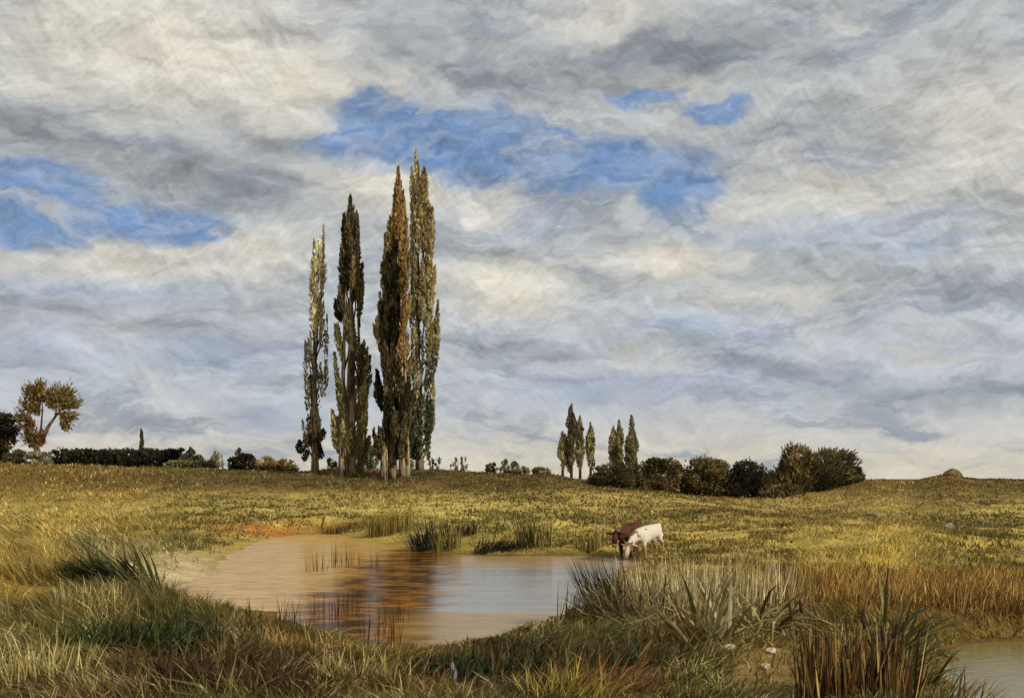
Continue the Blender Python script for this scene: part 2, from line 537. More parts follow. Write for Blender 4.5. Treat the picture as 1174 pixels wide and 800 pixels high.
def water_mat():
    """shallow, silty pond water: pale sand and tan silt at the left, brown in the middle with the poplar reflections painted in, clearer towards the right"""
    m, t, b = new_mat('silty_water')
    pos = t.n.new('ShaderNodeNewGeometry').outputs['Position']
    s = t.sep(pos)
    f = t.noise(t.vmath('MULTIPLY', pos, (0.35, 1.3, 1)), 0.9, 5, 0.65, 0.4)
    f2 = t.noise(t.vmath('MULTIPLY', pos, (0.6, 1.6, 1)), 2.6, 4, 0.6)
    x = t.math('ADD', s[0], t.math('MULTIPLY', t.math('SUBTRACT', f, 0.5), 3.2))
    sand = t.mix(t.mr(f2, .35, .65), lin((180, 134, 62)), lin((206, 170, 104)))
    peat_refl = t.mix(t.mr(f2, .35, .68), lin((84, 48, 14)), lin((186, 118, 36)))
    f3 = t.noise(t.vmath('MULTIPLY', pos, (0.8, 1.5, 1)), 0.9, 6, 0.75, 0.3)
    peat_refl = t.mix(t.mr(f3, .47, .56), peat_refl, lin((54, 33, 13)))  # dark streaks painted in for the poplars' reflections
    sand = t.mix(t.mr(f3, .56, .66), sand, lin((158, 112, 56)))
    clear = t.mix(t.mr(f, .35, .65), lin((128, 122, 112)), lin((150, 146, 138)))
    c = t.mix(t.mr(x, -6.0, -4.2), sand, peat_refl)
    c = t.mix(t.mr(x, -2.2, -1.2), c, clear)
    # near-shore silt; along the far shore, wet mud and the bank's reflection painted brown
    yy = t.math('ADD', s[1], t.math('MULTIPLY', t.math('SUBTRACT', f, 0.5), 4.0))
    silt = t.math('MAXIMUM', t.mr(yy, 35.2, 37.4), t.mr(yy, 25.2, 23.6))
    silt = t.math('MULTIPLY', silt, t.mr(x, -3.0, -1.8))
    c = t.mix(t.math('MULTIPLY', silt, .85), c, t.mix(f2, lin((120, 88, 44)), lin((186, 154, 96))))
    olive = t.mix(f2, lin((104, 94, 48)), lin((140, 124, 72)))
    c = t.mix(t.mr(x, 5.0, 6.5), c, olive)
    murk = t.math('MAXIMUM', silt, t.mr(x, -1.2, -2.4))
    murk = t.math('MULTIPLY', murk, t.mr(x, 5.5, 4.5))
    clear_mid = t.math('MULTIPLY', t.mr(x, -5.0, -4.0), t.mr(x, -1.4, -2.4))
    murk = t.math('MULTIPLY', murk, t.math('SUBTRACT', 1.0, t.math('MULTIPLY', clear_mid, .6)))
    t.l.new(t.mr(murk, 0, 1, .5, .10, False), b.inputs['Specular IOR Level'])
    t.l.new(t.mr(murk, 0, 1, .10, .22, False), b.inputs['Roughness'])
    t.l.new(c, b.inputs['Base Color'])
    b.inputs['IOR'].default_value = 1.333
    rip = t.noise(t.vmath('MULTIPLY', pos, (1.0, 2.6, 1)), 3.2, 4, 0.6)
    bp = t.n.new('ShaderNodeBump'); bp.inputs['Strength'].default_value = 0.16; bp.inputs['Distance'].default_value = 0.05
    t.l.new(rip, bp.inputs['Height']); t.l.new(bp.outputs[0], b.inputs['Normal'])
    return m


# ------------------------------------------------------------------ ground: one sheet out to the horizon
def build_ground():
    ang = np.radians(np.concatenate([np.linspace(-180, -42, 47)[:-1], np.linspace(-42, 42, 520), np.linspace(42, 180, 47)[1:]]))
    rad = np.concatenate([np.linspace(0.6, 8, 12)[:-1], np.geomspace(8, 130, 420), np.geomspace(130, 9000, 60)[1:]])
    A, Rr = np.meshgrid(ang, rad)
    X = Rr * np.sin(A); Y = Rr * np.cos(A)
    Z = G(X, Y)
    na, nr = len(ang), len(rad)
    V = np.stack([X, Y, Z], -1).reshape(-1, 3)
    i = np.arange(nr - 1)[:, None] * na + np.arange(na - 1)[None, :]
    Fq = np.stack([i, i + 1, i + 1 + na, i + na], -1).reshape(-1, 4)
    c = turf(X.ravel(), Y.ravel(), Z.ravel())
    back = (Y.ravel() < 3)
    c[back] = nlin((122, 98, 44))
    # damp silt under and next to the water
    nearm = (V[:, 1] > 5) & (V[:, 1] < 60) & (np.abs(V[:, 0]) < 40)
    d = np.full(len(V), 50.0); d[nearm] = shore(V[nearm, 0], V[nearm, 1])
    wet = (1 - sstep(0.0, 0.7, d)) * np.where(V[:, 0] < -4.8, 0.15, 0.75)
    c = c * (1 - wet[:, None]) + nlin((92, 66, 34)) * wet[:, None]
    # close the small hole round the viewer's feet
    ctr = len(V)
    V = np.vstack([V, [[0, 0, float(Z[0].mean())]]]); c = np.vstack([c, [c[0]]])
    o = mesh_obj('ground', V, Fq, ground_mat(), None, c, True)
    bm = bmesh.new(); bm.from_mesh(o.data); bm.verts.ensure_lookup_table()
    for k in range(na - 1):
        bm.faces.new((bm.verts[ctr], bm.verts[k + 1], bm.verts[k]))
    bmesh.ops.recalc_face_normals(bm, faces=bm.faces); bm.to_mesh(o.data); bm.free()
    if o.data.polygons[len(o.data.polygons) // 2].normal.z < 0:
        o.data.flip_normals()
    tag(o, kind='structure')


build_ground()
M_WATER = water_mat()


def water_sheet(poly):
    P = np.array(poly); c = P.mean(0)
    Q = c + (P - c) * 1.0
    d = Q - c; Q = Q + d / np.linalg.norm(d, axis=1)[:, None] * 1.2
    bm = bmesh.new()
    vs = [bm.verts.new((q[0], q[1], WZ)) for q in Q]
    bm.faces.new(vs); bmesh.ops.triangulate(bm, faces=bm.faces)
    bmesh.ops.recalc_face_normals(bm, faces=bm.faces)
    me = bpy.data.meshes.new('water'); bm.to_mesh(me); bm.free()
    if me.polygons[0].normal.z < 0: me.flip_normals()
    me.materials.append(M_WATER)
    o = bpy.data.objects.new('water', me); COL.objects.link(o)
    tag(o, kind='structure')


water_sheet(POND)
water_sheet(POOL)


# ------------------------------------------------------------------ leaves
def leaf_arrays(P, Dr, L, W, C, rng):
    """rhombic leaf sprays at P along directions Dr"""
    n = len(P)
    Dr = Dr / np.linalg.norm(Dr, axis=1)[:, None]
    rv = rng.normal(size=(n, 3)); s = np.cross(Dr, rv); s /= np.linalg.norm(s, axis=1)[:, None] + 1e-9
    nrm = np.cross(Dr, s)
    L = np.broadcast_to(L, (n,))[:, None]; W = np.broadcast_to(W, (n,))[:, None]
    a = P - Dr * L * .5; b = P + s * W * .5 + nrm * W * .18; c = P + Dr * L * .5; d = P - s * W * .5 + nrm * W * .18
    V = np.stack([a, b, c, d], 1).reshape(-1, 3)
    Fq = np.arange(4 * n).reshape(-1, 4)
    return V, Fq, np.repeat(C, 4, axis=0)


def soften(c, k=.30):
    c = np.asarray(c, float)
    g = (c * np.array([.3, .59, .11])).sum(-1, keepdims=True)
    return (c * (1 - k) + g * k) * np.array([1.0, 1.05, .84])      # a touch towards olive


LEAF_K = 1.0


def jitter(c, rng, n, s=0.18):
    """per-leaf colour variation"""
    k = rng.normal(1, s, (n, 1)); h = rng.normal(1, s * .18, (n, 3))
    return np.clip(np.asarray(c) * LEAF_K * np.clip(k, .4, 1.9) * h, 0.003, .95)


def plume_leaves(plumes, per_m, L, W, rng):
    """plumes: (base xyz, tip xyz, radius, colour linear, density)"""
    PP, DD, CC = [], [], []
    for b, tp, r, colr, dens in plumes:
        b = np.array(b); tp = np.array(tp); ax = tp - b; ln = np.linalg.norm(ax); ax = ax / ln
        n = max(6, int(per_m * ln * dens * (r / .5)))
        h = rng.random(n) ** 0.9
        prof = np.sin(np.pi * np.clip(h, 0, 1) ** 0.75) ** 0.7 * (1 - .25 * h) + .06
        th = rng.random(n) * 2 * np.pi; q = np.sqrt(rng.random(n)) * prof * r
        e1 = np.array([1., 0, 0]); e2 = np.array([0, 1., 0])
        off = np.cos(th)[:, None] * e1 + np.sin(th)[:, None] * e2
        PP.append(b + ax * (h * ln)[:, None] + off * q[:, None])
        DD.append(ax * 1.0 + off * (.22 + .15 * rng.random(n))[:, None] + rng.normal(0, .22, (n, 3)))
        CC.append(jitter(soften(colr, .2) * 2.15, rng, n, .26))
    P = np.concatenate(PP); D = np.concatenate(DD); C = np.concatenate(CC)
    n = len(P)
    return leaf_arrays(P, D, L * rng.uniform(.6, 1.4, n), W * rng.uniform(.6, 1.4, n), C, rng)


def poplar(D, base_u, outline, tops, palette, label, trunks, seed, nplume=70, per_m=90, fill=1.0, group='tall poplars in the clump', base_dv=0, leaf=(.42, .15), shoots=None, gapf=0.0, wide=1.1):
    """outline rows: (v, left, right); tops: explicit leaders (u_base, v_base, u_tip, v_tip, half width px); palette(fu, fv) -> colour"""
    rng = np.random.default_rng(seed)
    px = D / F
    g = at(base_u, D)
    root = empty('poplar_tree', g, label, 'tree', group)

    def loc(u, v):                                    # photo column and row -> local x, z at the trunk's depth
        return (u - base_u) * px, EYE + (V0 - v) * px - g.z
    outline = [(r[0], (r[1] + r[2]) / 2 - (r[2] - r[1]) / 2 * wide, (r[1] + r[2]) / 2 + (r[2] - r[1]) / 2 * wide) for r in outline]
    ov = np.array([r[0] for r in outline], float); ol = np.array([r[1] for r in outline], float); orr = np.array([r[2] for r in outline], float)
    vmin, vmax = ov.min(), ov.max()
    fv0 = lambda v: v > vmin + .12 * (vmax - vmin)
    plumes, limbs = [], []
    for (ub, vb, ut, vt, hw) in tops:
        xb, zb_ = loc(ub, vb); xt, zt = loc(ut, vt)
        dy = rng.uniform(-.5, .5)
        fu = .5; fv = (vt * .6 + vb * .4 - vmin) / (vmax - vmin)
        hor = (ut - np.interp(vt, ov, ol)) / max(1, np.interp(vt, ov, orr) - np.interp(vt, ov, ol))
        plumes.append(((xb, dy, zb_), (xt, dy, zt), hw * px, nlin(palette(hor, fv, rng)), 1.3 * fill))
    for i in range(nplume):
        vt = vmin + (vmax - vmin) * (0.02 + .95 * rng.random() ** 0.9)
        l = np.interp(vt, ov, ol); r = np.interp(vt, ov, orr); c = (l + r) / 2; w = (r - l) / 2
        th = rng.random() * 2 * np.pi; q = math.sqrt(rng.random()) if rng.random() < .5 else rng.uniform(.6, .93)
        ut = c + math.cos(th) * q * w; dy = math.sin(th) * q * w * px
        ln = rng.uniform(.055, .15) * (vmax - vmin)
        wob = 1 + .28 * (float(vn(vt * .085, seed * 3.3 + (1 if math.cos(th) > 0 else 0) * 9, 41)) - .5)
        q *= wob
        if float(vn(vt * .055, th * .9 + seed, 43)) < .38 and fv0(vt): continue
        vb = min(vt + ln, vmax + 6)
        ub = base_u + (ut - base_u) * .72
        l2 = np.interp(vb, ov, ol); r2 = np.interp(vb, ov, orr); ub = min(max(ub, l2 + 1), r2 - 1)
        hw = max(1.6, min(w * .42, rng.uniform(2.4, 5.5)))
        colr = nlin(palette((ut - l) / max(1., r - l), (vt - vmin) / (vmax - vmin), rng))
        xb, zb_ = loc(ub, vb); xt, zt = loc(ut, vt)
        if rng.random() < gapf: continue
        plumes.append(((xb, dy * .7, zb_), (xt, dy, zt), hw * px, colr, fill))
        limbs.append((xb, dy * .7, zb_, xt, dy, zt))
    V, Fq, C = plume_leaves(plumes, per_m, leaf[0], leaf[1], rng)
    mesh_obj('crown', V, Fq, M_LEAF, root, C)
    # trunks with fluted, leaning stems
    for (ub, ut, vt, rpx) in trunks:
        xb, _ = loc(ub, V0); xt, zt = loc(ut, vt)
        y0 = rng.uniform(-.6, .6) * (len(trunks) > 1)
        pts = []; rd = []
        for k in range(9):
            s = k / 8
            pts.append((xb + (xt - xb) * s + .12 * math.sin(3.1 * s + ub) * (1 - s), y0 * (1 - s * .6), -0.25 + (zt + .25) * s))
            rd.append(rpx * px * (1.25 if k == 0 else 1.0) * (1 - .86 * s))
        tv, tf = tube(pts, rd, 8, .08)
        MB().add(tv, tf).build('trunk', M_BARK, root)
    lm = MB()
    for k in rng.permutation(len(limbs))[:26]:
        xb, yb, zb_, xt, yt, zt = limbs[k]
        st = max(0.8, zb_ - rng.uniform(1.5, 4))
        x0 = trunks[k % len(trunks)]
        xs, _ = loc(x0[0] + (x0[1] - x0[0]) * .3, V0)
        tv, tf = tube([(xs, 0, st), ((xs + xb) / 2 + .1, yb * .6, (st + zb_) / 2 - .2), (xb, yb, zb_), (xt, yt, zt - .3)], [.085, .065, .05, .012], 5)
        lm.add(tv, tf)
    lm.build('limbs', M_BARKD, root)
    if shoots:
        sp = []
        for (u, v, r, colr) in shoots:
            x, z = loc(u, v)
            sp.append(((x, rng.uniform(-.4, .4), z - r * px), (x + rng.uniform(-.2, .2), rng.uniform(-.4, .4), z + r * px), r * px * .8, nlin(colr), 1.2))
        V, Fq, C = plume_leaves(sp, 130, .32, .2, rng)
        o = mesh_obj('basal_shoots', V, Fq, M_LEAF, root, C)
    return root


def pick(rng, *cs):
    return cs[rng.integers(len(cs))]


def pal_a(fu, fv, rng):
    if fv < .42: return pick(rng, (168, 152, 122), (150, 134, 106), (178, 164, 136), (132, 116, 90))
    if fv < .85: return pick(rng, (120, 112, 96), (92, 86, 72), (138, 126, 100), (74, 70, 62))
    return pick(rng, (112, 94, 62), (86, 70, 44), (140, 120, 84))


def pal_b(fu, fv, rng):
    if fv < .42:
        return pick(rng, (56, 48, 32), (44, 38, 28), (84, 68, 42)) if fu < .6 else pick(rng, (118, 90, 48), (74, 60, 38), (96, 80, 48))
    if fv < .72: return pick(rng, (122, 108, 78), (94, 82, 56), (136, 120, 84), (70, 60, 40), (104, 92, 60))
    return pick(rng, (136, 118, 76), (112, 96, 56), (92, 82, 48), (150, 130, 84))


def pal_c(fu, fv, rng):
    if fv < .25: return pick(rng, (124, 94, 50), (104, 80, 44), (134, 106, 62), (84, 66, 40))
    if fu > .72 and fv < .7: return pick(rng, (126, 92, 46), (112, 82, 42), (90, 70, 40))  # lit right edge against a shaded heart, painted into the leaf colours
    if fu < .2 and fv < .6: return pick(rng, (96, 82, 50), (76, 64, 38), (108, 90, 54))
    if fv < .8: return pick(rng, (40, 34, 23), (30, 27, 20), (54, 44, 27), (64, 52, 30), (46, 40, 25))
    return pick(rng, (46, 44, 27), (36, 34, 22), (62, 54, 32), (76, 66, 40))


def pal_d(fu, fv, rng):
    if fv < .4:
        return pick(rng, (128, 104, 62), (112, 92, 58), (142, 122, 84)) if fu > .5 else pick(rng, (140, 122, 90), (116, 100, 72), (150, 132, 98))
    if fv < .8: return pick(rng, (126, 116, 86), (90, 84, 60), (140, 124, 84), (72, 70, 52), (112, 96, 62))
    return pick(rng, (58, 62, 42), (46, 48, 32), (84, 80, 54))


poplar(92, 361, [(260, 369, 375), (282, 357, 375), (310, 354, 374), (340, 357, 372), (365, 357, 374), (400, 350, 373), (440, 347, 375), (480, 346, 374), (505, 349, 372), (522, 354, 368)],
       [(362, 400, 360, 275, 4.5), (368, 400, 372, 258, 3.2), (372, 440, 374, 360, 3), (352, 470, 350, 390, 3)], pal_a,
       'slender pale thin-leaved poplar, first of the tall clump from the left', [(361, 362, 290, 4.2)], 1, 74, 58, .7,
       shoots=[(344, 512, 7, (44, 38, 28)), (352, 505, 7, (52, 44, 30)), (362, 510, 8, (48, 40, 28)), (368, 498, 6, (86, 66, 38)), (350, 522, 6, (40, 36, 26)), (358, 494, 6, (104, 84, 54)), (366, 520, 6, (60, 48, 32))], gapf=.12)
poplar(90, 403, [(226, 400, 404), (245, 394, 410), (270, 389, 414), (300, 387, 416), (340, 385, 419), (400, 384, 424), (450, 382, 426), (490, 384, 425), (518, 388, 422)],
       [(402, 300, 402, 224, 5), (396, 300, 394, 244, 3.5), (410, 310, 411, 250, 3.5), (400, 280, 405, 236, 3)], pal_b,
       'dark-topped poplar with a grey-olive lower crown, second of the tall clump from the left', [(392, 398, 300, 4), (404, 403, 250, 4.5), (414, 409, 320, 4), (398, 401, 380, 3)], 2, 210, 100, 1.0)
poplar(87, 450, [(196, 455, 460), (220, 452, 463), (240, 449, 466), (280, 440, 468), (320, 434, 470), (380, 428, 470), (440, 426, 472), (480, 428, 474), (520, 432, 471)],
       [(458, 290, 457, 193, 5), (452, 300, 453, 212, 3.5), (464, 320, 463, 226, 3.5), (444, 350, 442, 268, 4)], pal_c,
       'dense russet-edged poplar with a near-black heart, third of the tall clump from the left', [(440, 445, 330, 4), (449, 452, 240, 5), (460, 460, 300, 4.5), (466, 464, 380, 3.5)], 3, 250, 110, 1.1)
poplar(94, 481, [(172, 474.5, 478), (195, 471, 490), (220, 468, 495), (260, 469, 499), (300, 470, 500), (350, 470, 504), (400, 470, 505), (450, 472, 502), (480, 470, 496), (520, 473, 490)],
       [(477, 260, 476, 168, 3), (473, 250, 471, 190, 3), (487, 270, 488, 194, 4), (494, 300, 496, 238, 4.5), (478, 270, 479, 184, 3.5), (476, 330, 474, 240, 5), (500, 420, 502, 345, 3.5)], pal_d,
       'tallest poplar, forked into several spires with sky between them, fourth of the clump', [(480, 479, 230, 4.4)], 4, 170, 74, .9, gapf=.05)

# far poplars, a third the size
def small_poplar(u, vt, vb, wpx, D, label, seed, cols, dens=1.0):
    rng = np.random.default_rng(seed)
    px = D / F; g = at(u, D)
    root = empty('poplar_tree', g, label, 'tree', 'far poplars beside the bushes')
    zt = EYE + (V0 - vt) * px - g.z; zb_ = max(.5, EYE + (V0 - vb) * px - g.z)
    pl = []
    for k in range(26):
        s = rng.random(); th = rng.random() * 6.28
        w = wpx * .56 * px * (.62 + .4 * math.sin(math.pi * min(1, .1 + .8 * s))) * (1 - .45 * max(0, s - .8) / .2) * rng.uniform(.75, 1.15)
        q = math.sqrt(rng.random()) * .62
        x, y = math.cos(th) * q * w, math.sin(th) * q * w
        z1 = zb_ + (zt - zb_) * (.22 + .76 * s); z0 = max(zb_, z1 - (zt - zb_) * rng.uniform(.16, .28))
        pl.append(((x * .8, y * .8, z0), (x, y, z1), w * .5, nlin(cols[rng.integers(len(cols))]), dens))
    pl.append(((0, 0, zt - (zt - zb_) * .35), (0, 0, zt), wpx * .2 * px, nlin(cols[0]), 1.3))
    V, Fq, C = plume_leaves(pl, 34, .65, .26, rng) if D > 150 else plume_leaves(pl, 150, .34, .12, rng)
    mesh_obj('crown', V, Fq, M_LEAF, root, C)
    tv, tf = tube([(0, 0, -.3), (0.05, 0, zb_ + (zt - zb_) * .4), (0, 0, zt - .6)], [.28, .18, .03], 7)
    MB().add(tv, tf).build('trunk', M_BARKD, root)


GO = [(116, 104, 72), (96, 84, 58), (132, 116, 78), (78, 68, 50)]
small_poplar(645, 495, 540, 15, 190, 'short stubby far poplar, first of the row from the left', 21, GO)
small_poplar(655, 464, 541, 17, 190, 'tallest far poplar of the row, with a spiked tip', 22, [(82, 72, 50), (100, 88, 58), (66, 56, 40)], 1.2)
small_poplar(665, 477, 541, 15, 194, 'far poplar close against the right flank of the tallest one', 23, GO)
small_poplar(677, 484, 541, 13, 196, 'slim far poplar standing alone in the gap of the row', 24, GO)
small_poplar(703, 489, 545, 14, 190, 'far poplar just right of the wide gap, left of its close pair', 25, GO)
small_poplar(710, 482, 545, 14, 193, 'far poplar just right of the wide gap, right of its close pair', 26, GO)
small_poplar(724, 476, 548, 17, 188, 'broad far poplar, last of the row on the right', 27, [(86, 78, 50), (72, 64, 44), (104, 92, 58)], 1.2)
small_poplar(162, 491, 532, 5.6, 112, 'lone pencil-thin dark tree rising out of the far hedge', 28, [(52, 44, 32), (62, 54, 38)], 1.5)
o = [q for q in bpy.data.objects if q.get('label', '').startswith('lone pencil')][0]
del o['group']


# ------------------------------------------------------------------ bushes
def bush(u, D, lobes, label, cat='bush', group=None, name='bush', leaf=(.3, .13), per=640, seed=0, radial=.9, stems=True, upward=.5, mat=None, zb_=None, lean=0.0, vary=.2, depth=1.0):
    """lobes: (u, v, half width px, half height px, [colours])"""
    rng = np.random.default_rng(seed + 500)
    px = D / F; g = at(u, D)
    root = empty(name, g, label, cat, group)
    PP, DD, CC = [], [], []
    for (lu, lv, rw, rh, cols) in lobes:
        cx = (lu - u) * px; cz = EYE + (V0 - lv) * px - g.z; a, c = rw * px, rh * px; b = a * depth
        if -.1 < cz - c < 1.1:                        # foliage down to the turf
            tp = cz + c; cz = (tp - .15) / 2; c = (tp + .15) / 2
        n = int(per * (a * c + a * b + b * c) / 3 * 1.6) + 60
        nclump = max(8, int(n / 28))
        cd = rng.normal(size=(nclump, 3)); cd /= np.linalg.norm(cd, axis=1)[:, None]
        cr = rng.uniform(.82, 1.04, nclump) * (1 + .10 * np.sin(cd[:, 0] * 5 + lu) + .08 * np.sin(cd[:, 2] * 7 + lv))
        ccol = nlin(np.array([cols[i] for i in rng.integers(0, len(cols), nclump)]))
        ix = rng.integers(0, nclump, n)
        d = cd[ix] + rng.normal(0, .17, (n, 3)); d /= np.linalg.norm(d, axis=1)[:, None]
        inn = rng.random(n) < .28
        rr = np.where(inn, rng.uniform(.25, .85, n), cr[ix] * rng.uniform(.82, 1.04, n))
        P = np.stack([cx + d[:, 0] * rr * a, d[:, 1] * rr * b, cz + d[:, 2] * rr * c], -1)
        PP.append(P)
        DD.append(d * radial + np.array([lean, 0, upward]) + rng.normal(0, .35, (n, 3)))
        CC.append(jitter(soften(ccol[ix], .22) * 1.65, rng, n, vary))
    P = np.concatenate(PP); Dd = np.concatenate(DD); C = np.concatenate(CC)
    k = P[:, 2] > -.15
    P, Dd, C = P[k], Dd[k], C[k]; n = len(P)
    V, Fq, Cc = leaf_arrays(P, Dd, leaf[0] * rng.uniform(.6, 1.5, n), leaf[1] * rng.uniform(.6, 1.4, n), C, rng)
    mesh_obj('crown', V, Fq, mat or M_LEAF, root, Cc)
    if stems:
        sm = MB()
        for (lu, lv, rw, rh, cols) in lobes:
            cx = (lu - u) * px; cz = EYE + (V0 - lv) * px - g.z
            for k in range(3):
                e = (cx + rng.uniform(-.6, .6) * rw * px, rng.uniform(-.5, .5) * rw * px, cz + rng.uniform(-.1, .7) * rh * px)
                s0 = (cx * .6 + rng.uniform(-.2, .2), rng.uniform(-.2, .2), -.15)
                m = ((s0[0] + e[0]) / 2 + rng.uniform(-.1, .1), (s0[1] + e[1]) / 2, (s0[2] + e[2]) / 2)
                tv, tf = tube([s0, m, e], [.06, .045, .012], 5); sm.add(tv, tf)
        sm.build('stems', M_BARKD, root)
    return root


OL = [(74, 62, 34), (60, 50, 28), (92, 76, 40), (48, 40, 26)]
RU = [(118, 92, 46), (92, 74, 38), (138, 106, 52), (66, 54, 30), (74, 62, 36)]
DK = [(46, 38, 26), (36, 32, 24), (58, 48, 30)]
BR = [(100, 82, 48), (80, 66, 38), (124, 102, 60), (60, 50, 30), (70, 66, 36)]
RG = 'bushes in the row at the right'
bush(705, 92, [(700, 549, 26, 16, OL + [(80, 74, 36)]), (690, 553, 16, 11, [(112, 94, 50), (78, 64, 36)]), (714, 541, 14, 12, [(70, 74, 36), (60, 58, 30)])], 'low olive bush below the far poplars, leftmost of the right-hand row', group=RG, seed=1)
bush(740, 94, [(738, 545, 15, 17, BR), (727, 552, 12, 12, BR)], 'small brown bush squeezed against the right end of the low olive bush', group=RG, seed=2)
bush(762, 95, [(760, 545, 24, 21, RU), (752, 533, 18, 9, OL), (770, 537, 12, 9, OL)], 'round brown bush with an olive top, between the low olive bush and the domed one', group=RG, seed=3)
bush(810, 95, [(808, 547, 28, 22, BR + RU), (815, 538, 20, 13, [(104, 92, 52), (76, 64, 38)]), (794, 552, 16, 14, OL)], 'brown domed bush in the middle of the right-hand row', group=RG, seed=4)
bush(856, 94, [(858, 549, 22, 22, DK), (848, 556, 18, 15, DK + OL), (870, 556, 14, 14, OL)], 'blackish round bush left of the biggest bushes', group=RG, seed=5)
bush(915, 97, [(914, 536, 25, 26, RU + BR), (905, 552, 26, 18, BR), (925, 549, 20, 22, OL)], 'tall brown bush with upright twigs, taller than every bush left of it', group=RG, seed=6, upward=.9, leaf=(.42, .11))
bush(955, 98, [(952, 538, 30, 26, [(112, 94, 54), (84, 72, 42), (70, 58, 36)]), (950, 552, 34, 16, OL), (976, 549, 15, 17, DK), (932, 556, 24, 12, DK)], 'broad rounded bush leaning right, the last and widest of the right-hand row', group=RG, seed=7, upward=.5, lean=.5, leaf=(.42, .11))
bush(845, 92, [(842, 563, 11, 8, DK), (833, 566, 8, 6, DK)], 'small black bramble at the foot of the blackish round bush', group=RG, seed=8, stems=False)
bush(905, 91, [(900, 563, 20, 9, BR), (882, 566, 12, 6, [(120, 96, 62), (96, 76, 48)])], 'low tawny scrub in front of the tall brown bush', group=RG, seed=9, stems=False)

# hedge and bushes along the left skyline
HD = [(46, 40, 28), (34, 31, 24), (62, 52, 34)]
hd_l = [(70 + k * 15.5 + random.uniform(-3, 3), 523.5 + random.uniform(-.5, .8), 15, 9.5 + random.uniform(-.5, .5), HD) for k in range(10)]
bush(135, 110, hd_l, 'long low blackish hedge along the left skyline', 'hedge', name='hedge', seed=20, leaf=(.3, .16), radial=.6)
LG = 'small bushes along the left skyline'
PALE = [(132, 118, 90), (110, 98, 72), (150, 136, 104), (86, 76, 54)]
bush(216, 108, [(216, 526, 12, 8, PALE), (226, 528, 8, 6, OL)], 'pale dusty bush at the right end of the blackish hedge', group=LG, seed=21)
bush(249, 108, [(249, 526, 6.5, 9, [(142, 130, 104), (120, 108, 84)])], 'pale upright cone-shaped bush left of the dark ragged tree', group=LG, seed=22)
bush(236, 105, [(234, 531, 15, 5, [(118, 106, 68), (92, 82, 50)]), (205, 532, 18, 5, [(118, 106, 68), (80, 72, 44)])], 'low grey-green scrub in front of the pale bushes', group=LG, seed=23, stems=False)
bush(279, 108, [(272, 522, 9, 6, HD), (284, 526, 10, 7, HD), (268, 529, 7, 6, HD), (292, 531, 7, 4, HD)], 'dark ragged bush between pale and golden bushes', group=LG, seed=24, leaf=(.34, .2))
bush(314, 104, [(305, 531, 13, 8, [(152, 122, 58), (126, 98, 46), (104, 80, 38)]), (328, 532, 14, 7, [(140, 110, 54), (112, 86, 42)]), (318, 537, 22, 4, DK)], 'golden-yellow bush just left of the tall poplars', group=LG, seed=25)
PG = 'small bushes between the poplar trunks'
GN = [(78, 82, 38), (62, 66, 32), (96, 94, 46)]
bush(380, 104, [(380, 531, 6.5, 6, GN)], 'tiny round green bush left of the dark-topped poplar', group=PG, seed=26)
bush(424, 106, [(424, 521, 10, 13, GN), (418, 512, 6, 6, GN)], 'round green bush seen between the second and third poplars', group=PG, seed=27)
bush(468, 106, [(468, 523, 7, 10, GN), (470, 518, 6, 6, [(110, 108, 54), (84, 86, 42)])], 'oval green bush between the third and fourth poplars', group=PG, seed=28)
bush(496, 103, [(492, 525, 6, 7, [(92, 92, 88), (70, 68, 62)]), (502, 529, 7, 6, [(84, 82, 76), (64, 60, 54)])], 'thin grey bush at the foot of the forked poplar', group=PG, seed=29, per=150)
bush(527, 104, [(522, 530, 6, 6, PALE), (531, 527, 5, 8, [(150, 128, 98), (122, 100, 74)])], 'pale tan sapling bush standing clear, right of the tall poplars', group=PG, seed=30, per=170)
bush(565, 112, [(563, 536, 7, 5, DK + OL)], 'small dark bush on the skyline, midway from the tall to the far poplars', group=PG, seed=31)
bush(585, 114, [(578, 534, 7, 6.5, PALE), (589, 535, 7, 6, PALE + OL), (600, 538, 7, 4, PALE)], 'dusty tan thicket on the skyline beside the small dark bush', group=PG, seed=32)
bush(622, 118, [(620, 540, 11, 5, PALE + OL)], 'faint low tan bush nearest to the far poplars on their left', group=PG, seed=33)
FL = 'growth at the left edge'
bush(6, 100, [(4, 487, 18, 15, [(48, 42, 28), (38, 34, 24), (62, 52, 32)]), (6, 505, 12, 12, [(86, 64, 40), (70, 52, 34)]), (-14, 498, 22, 24, DK), (0, 520, 10, 10, BR)], 'tall dark bush cut off by the left edge', 'tree', name='bushy_tree', seed=35, upward=.3, lean=.4)
bush(19, 98, [(19, 524, 13, 8, [(84, 74, 50), (64, 56, 38)]), (18, 531, 13, 4, DK)], 'low dark mound of scrub below the tall dark bush at the left edge', group=FL, seed=36)
bush(43, 97, [(43, 527, 16, 10, [(134, 124, 100), (106, 96, 74), (84, 74, 54), (150, 140, 114)])], 'grey speckled bush below the forked autumn tree', group=FL, seed=37)


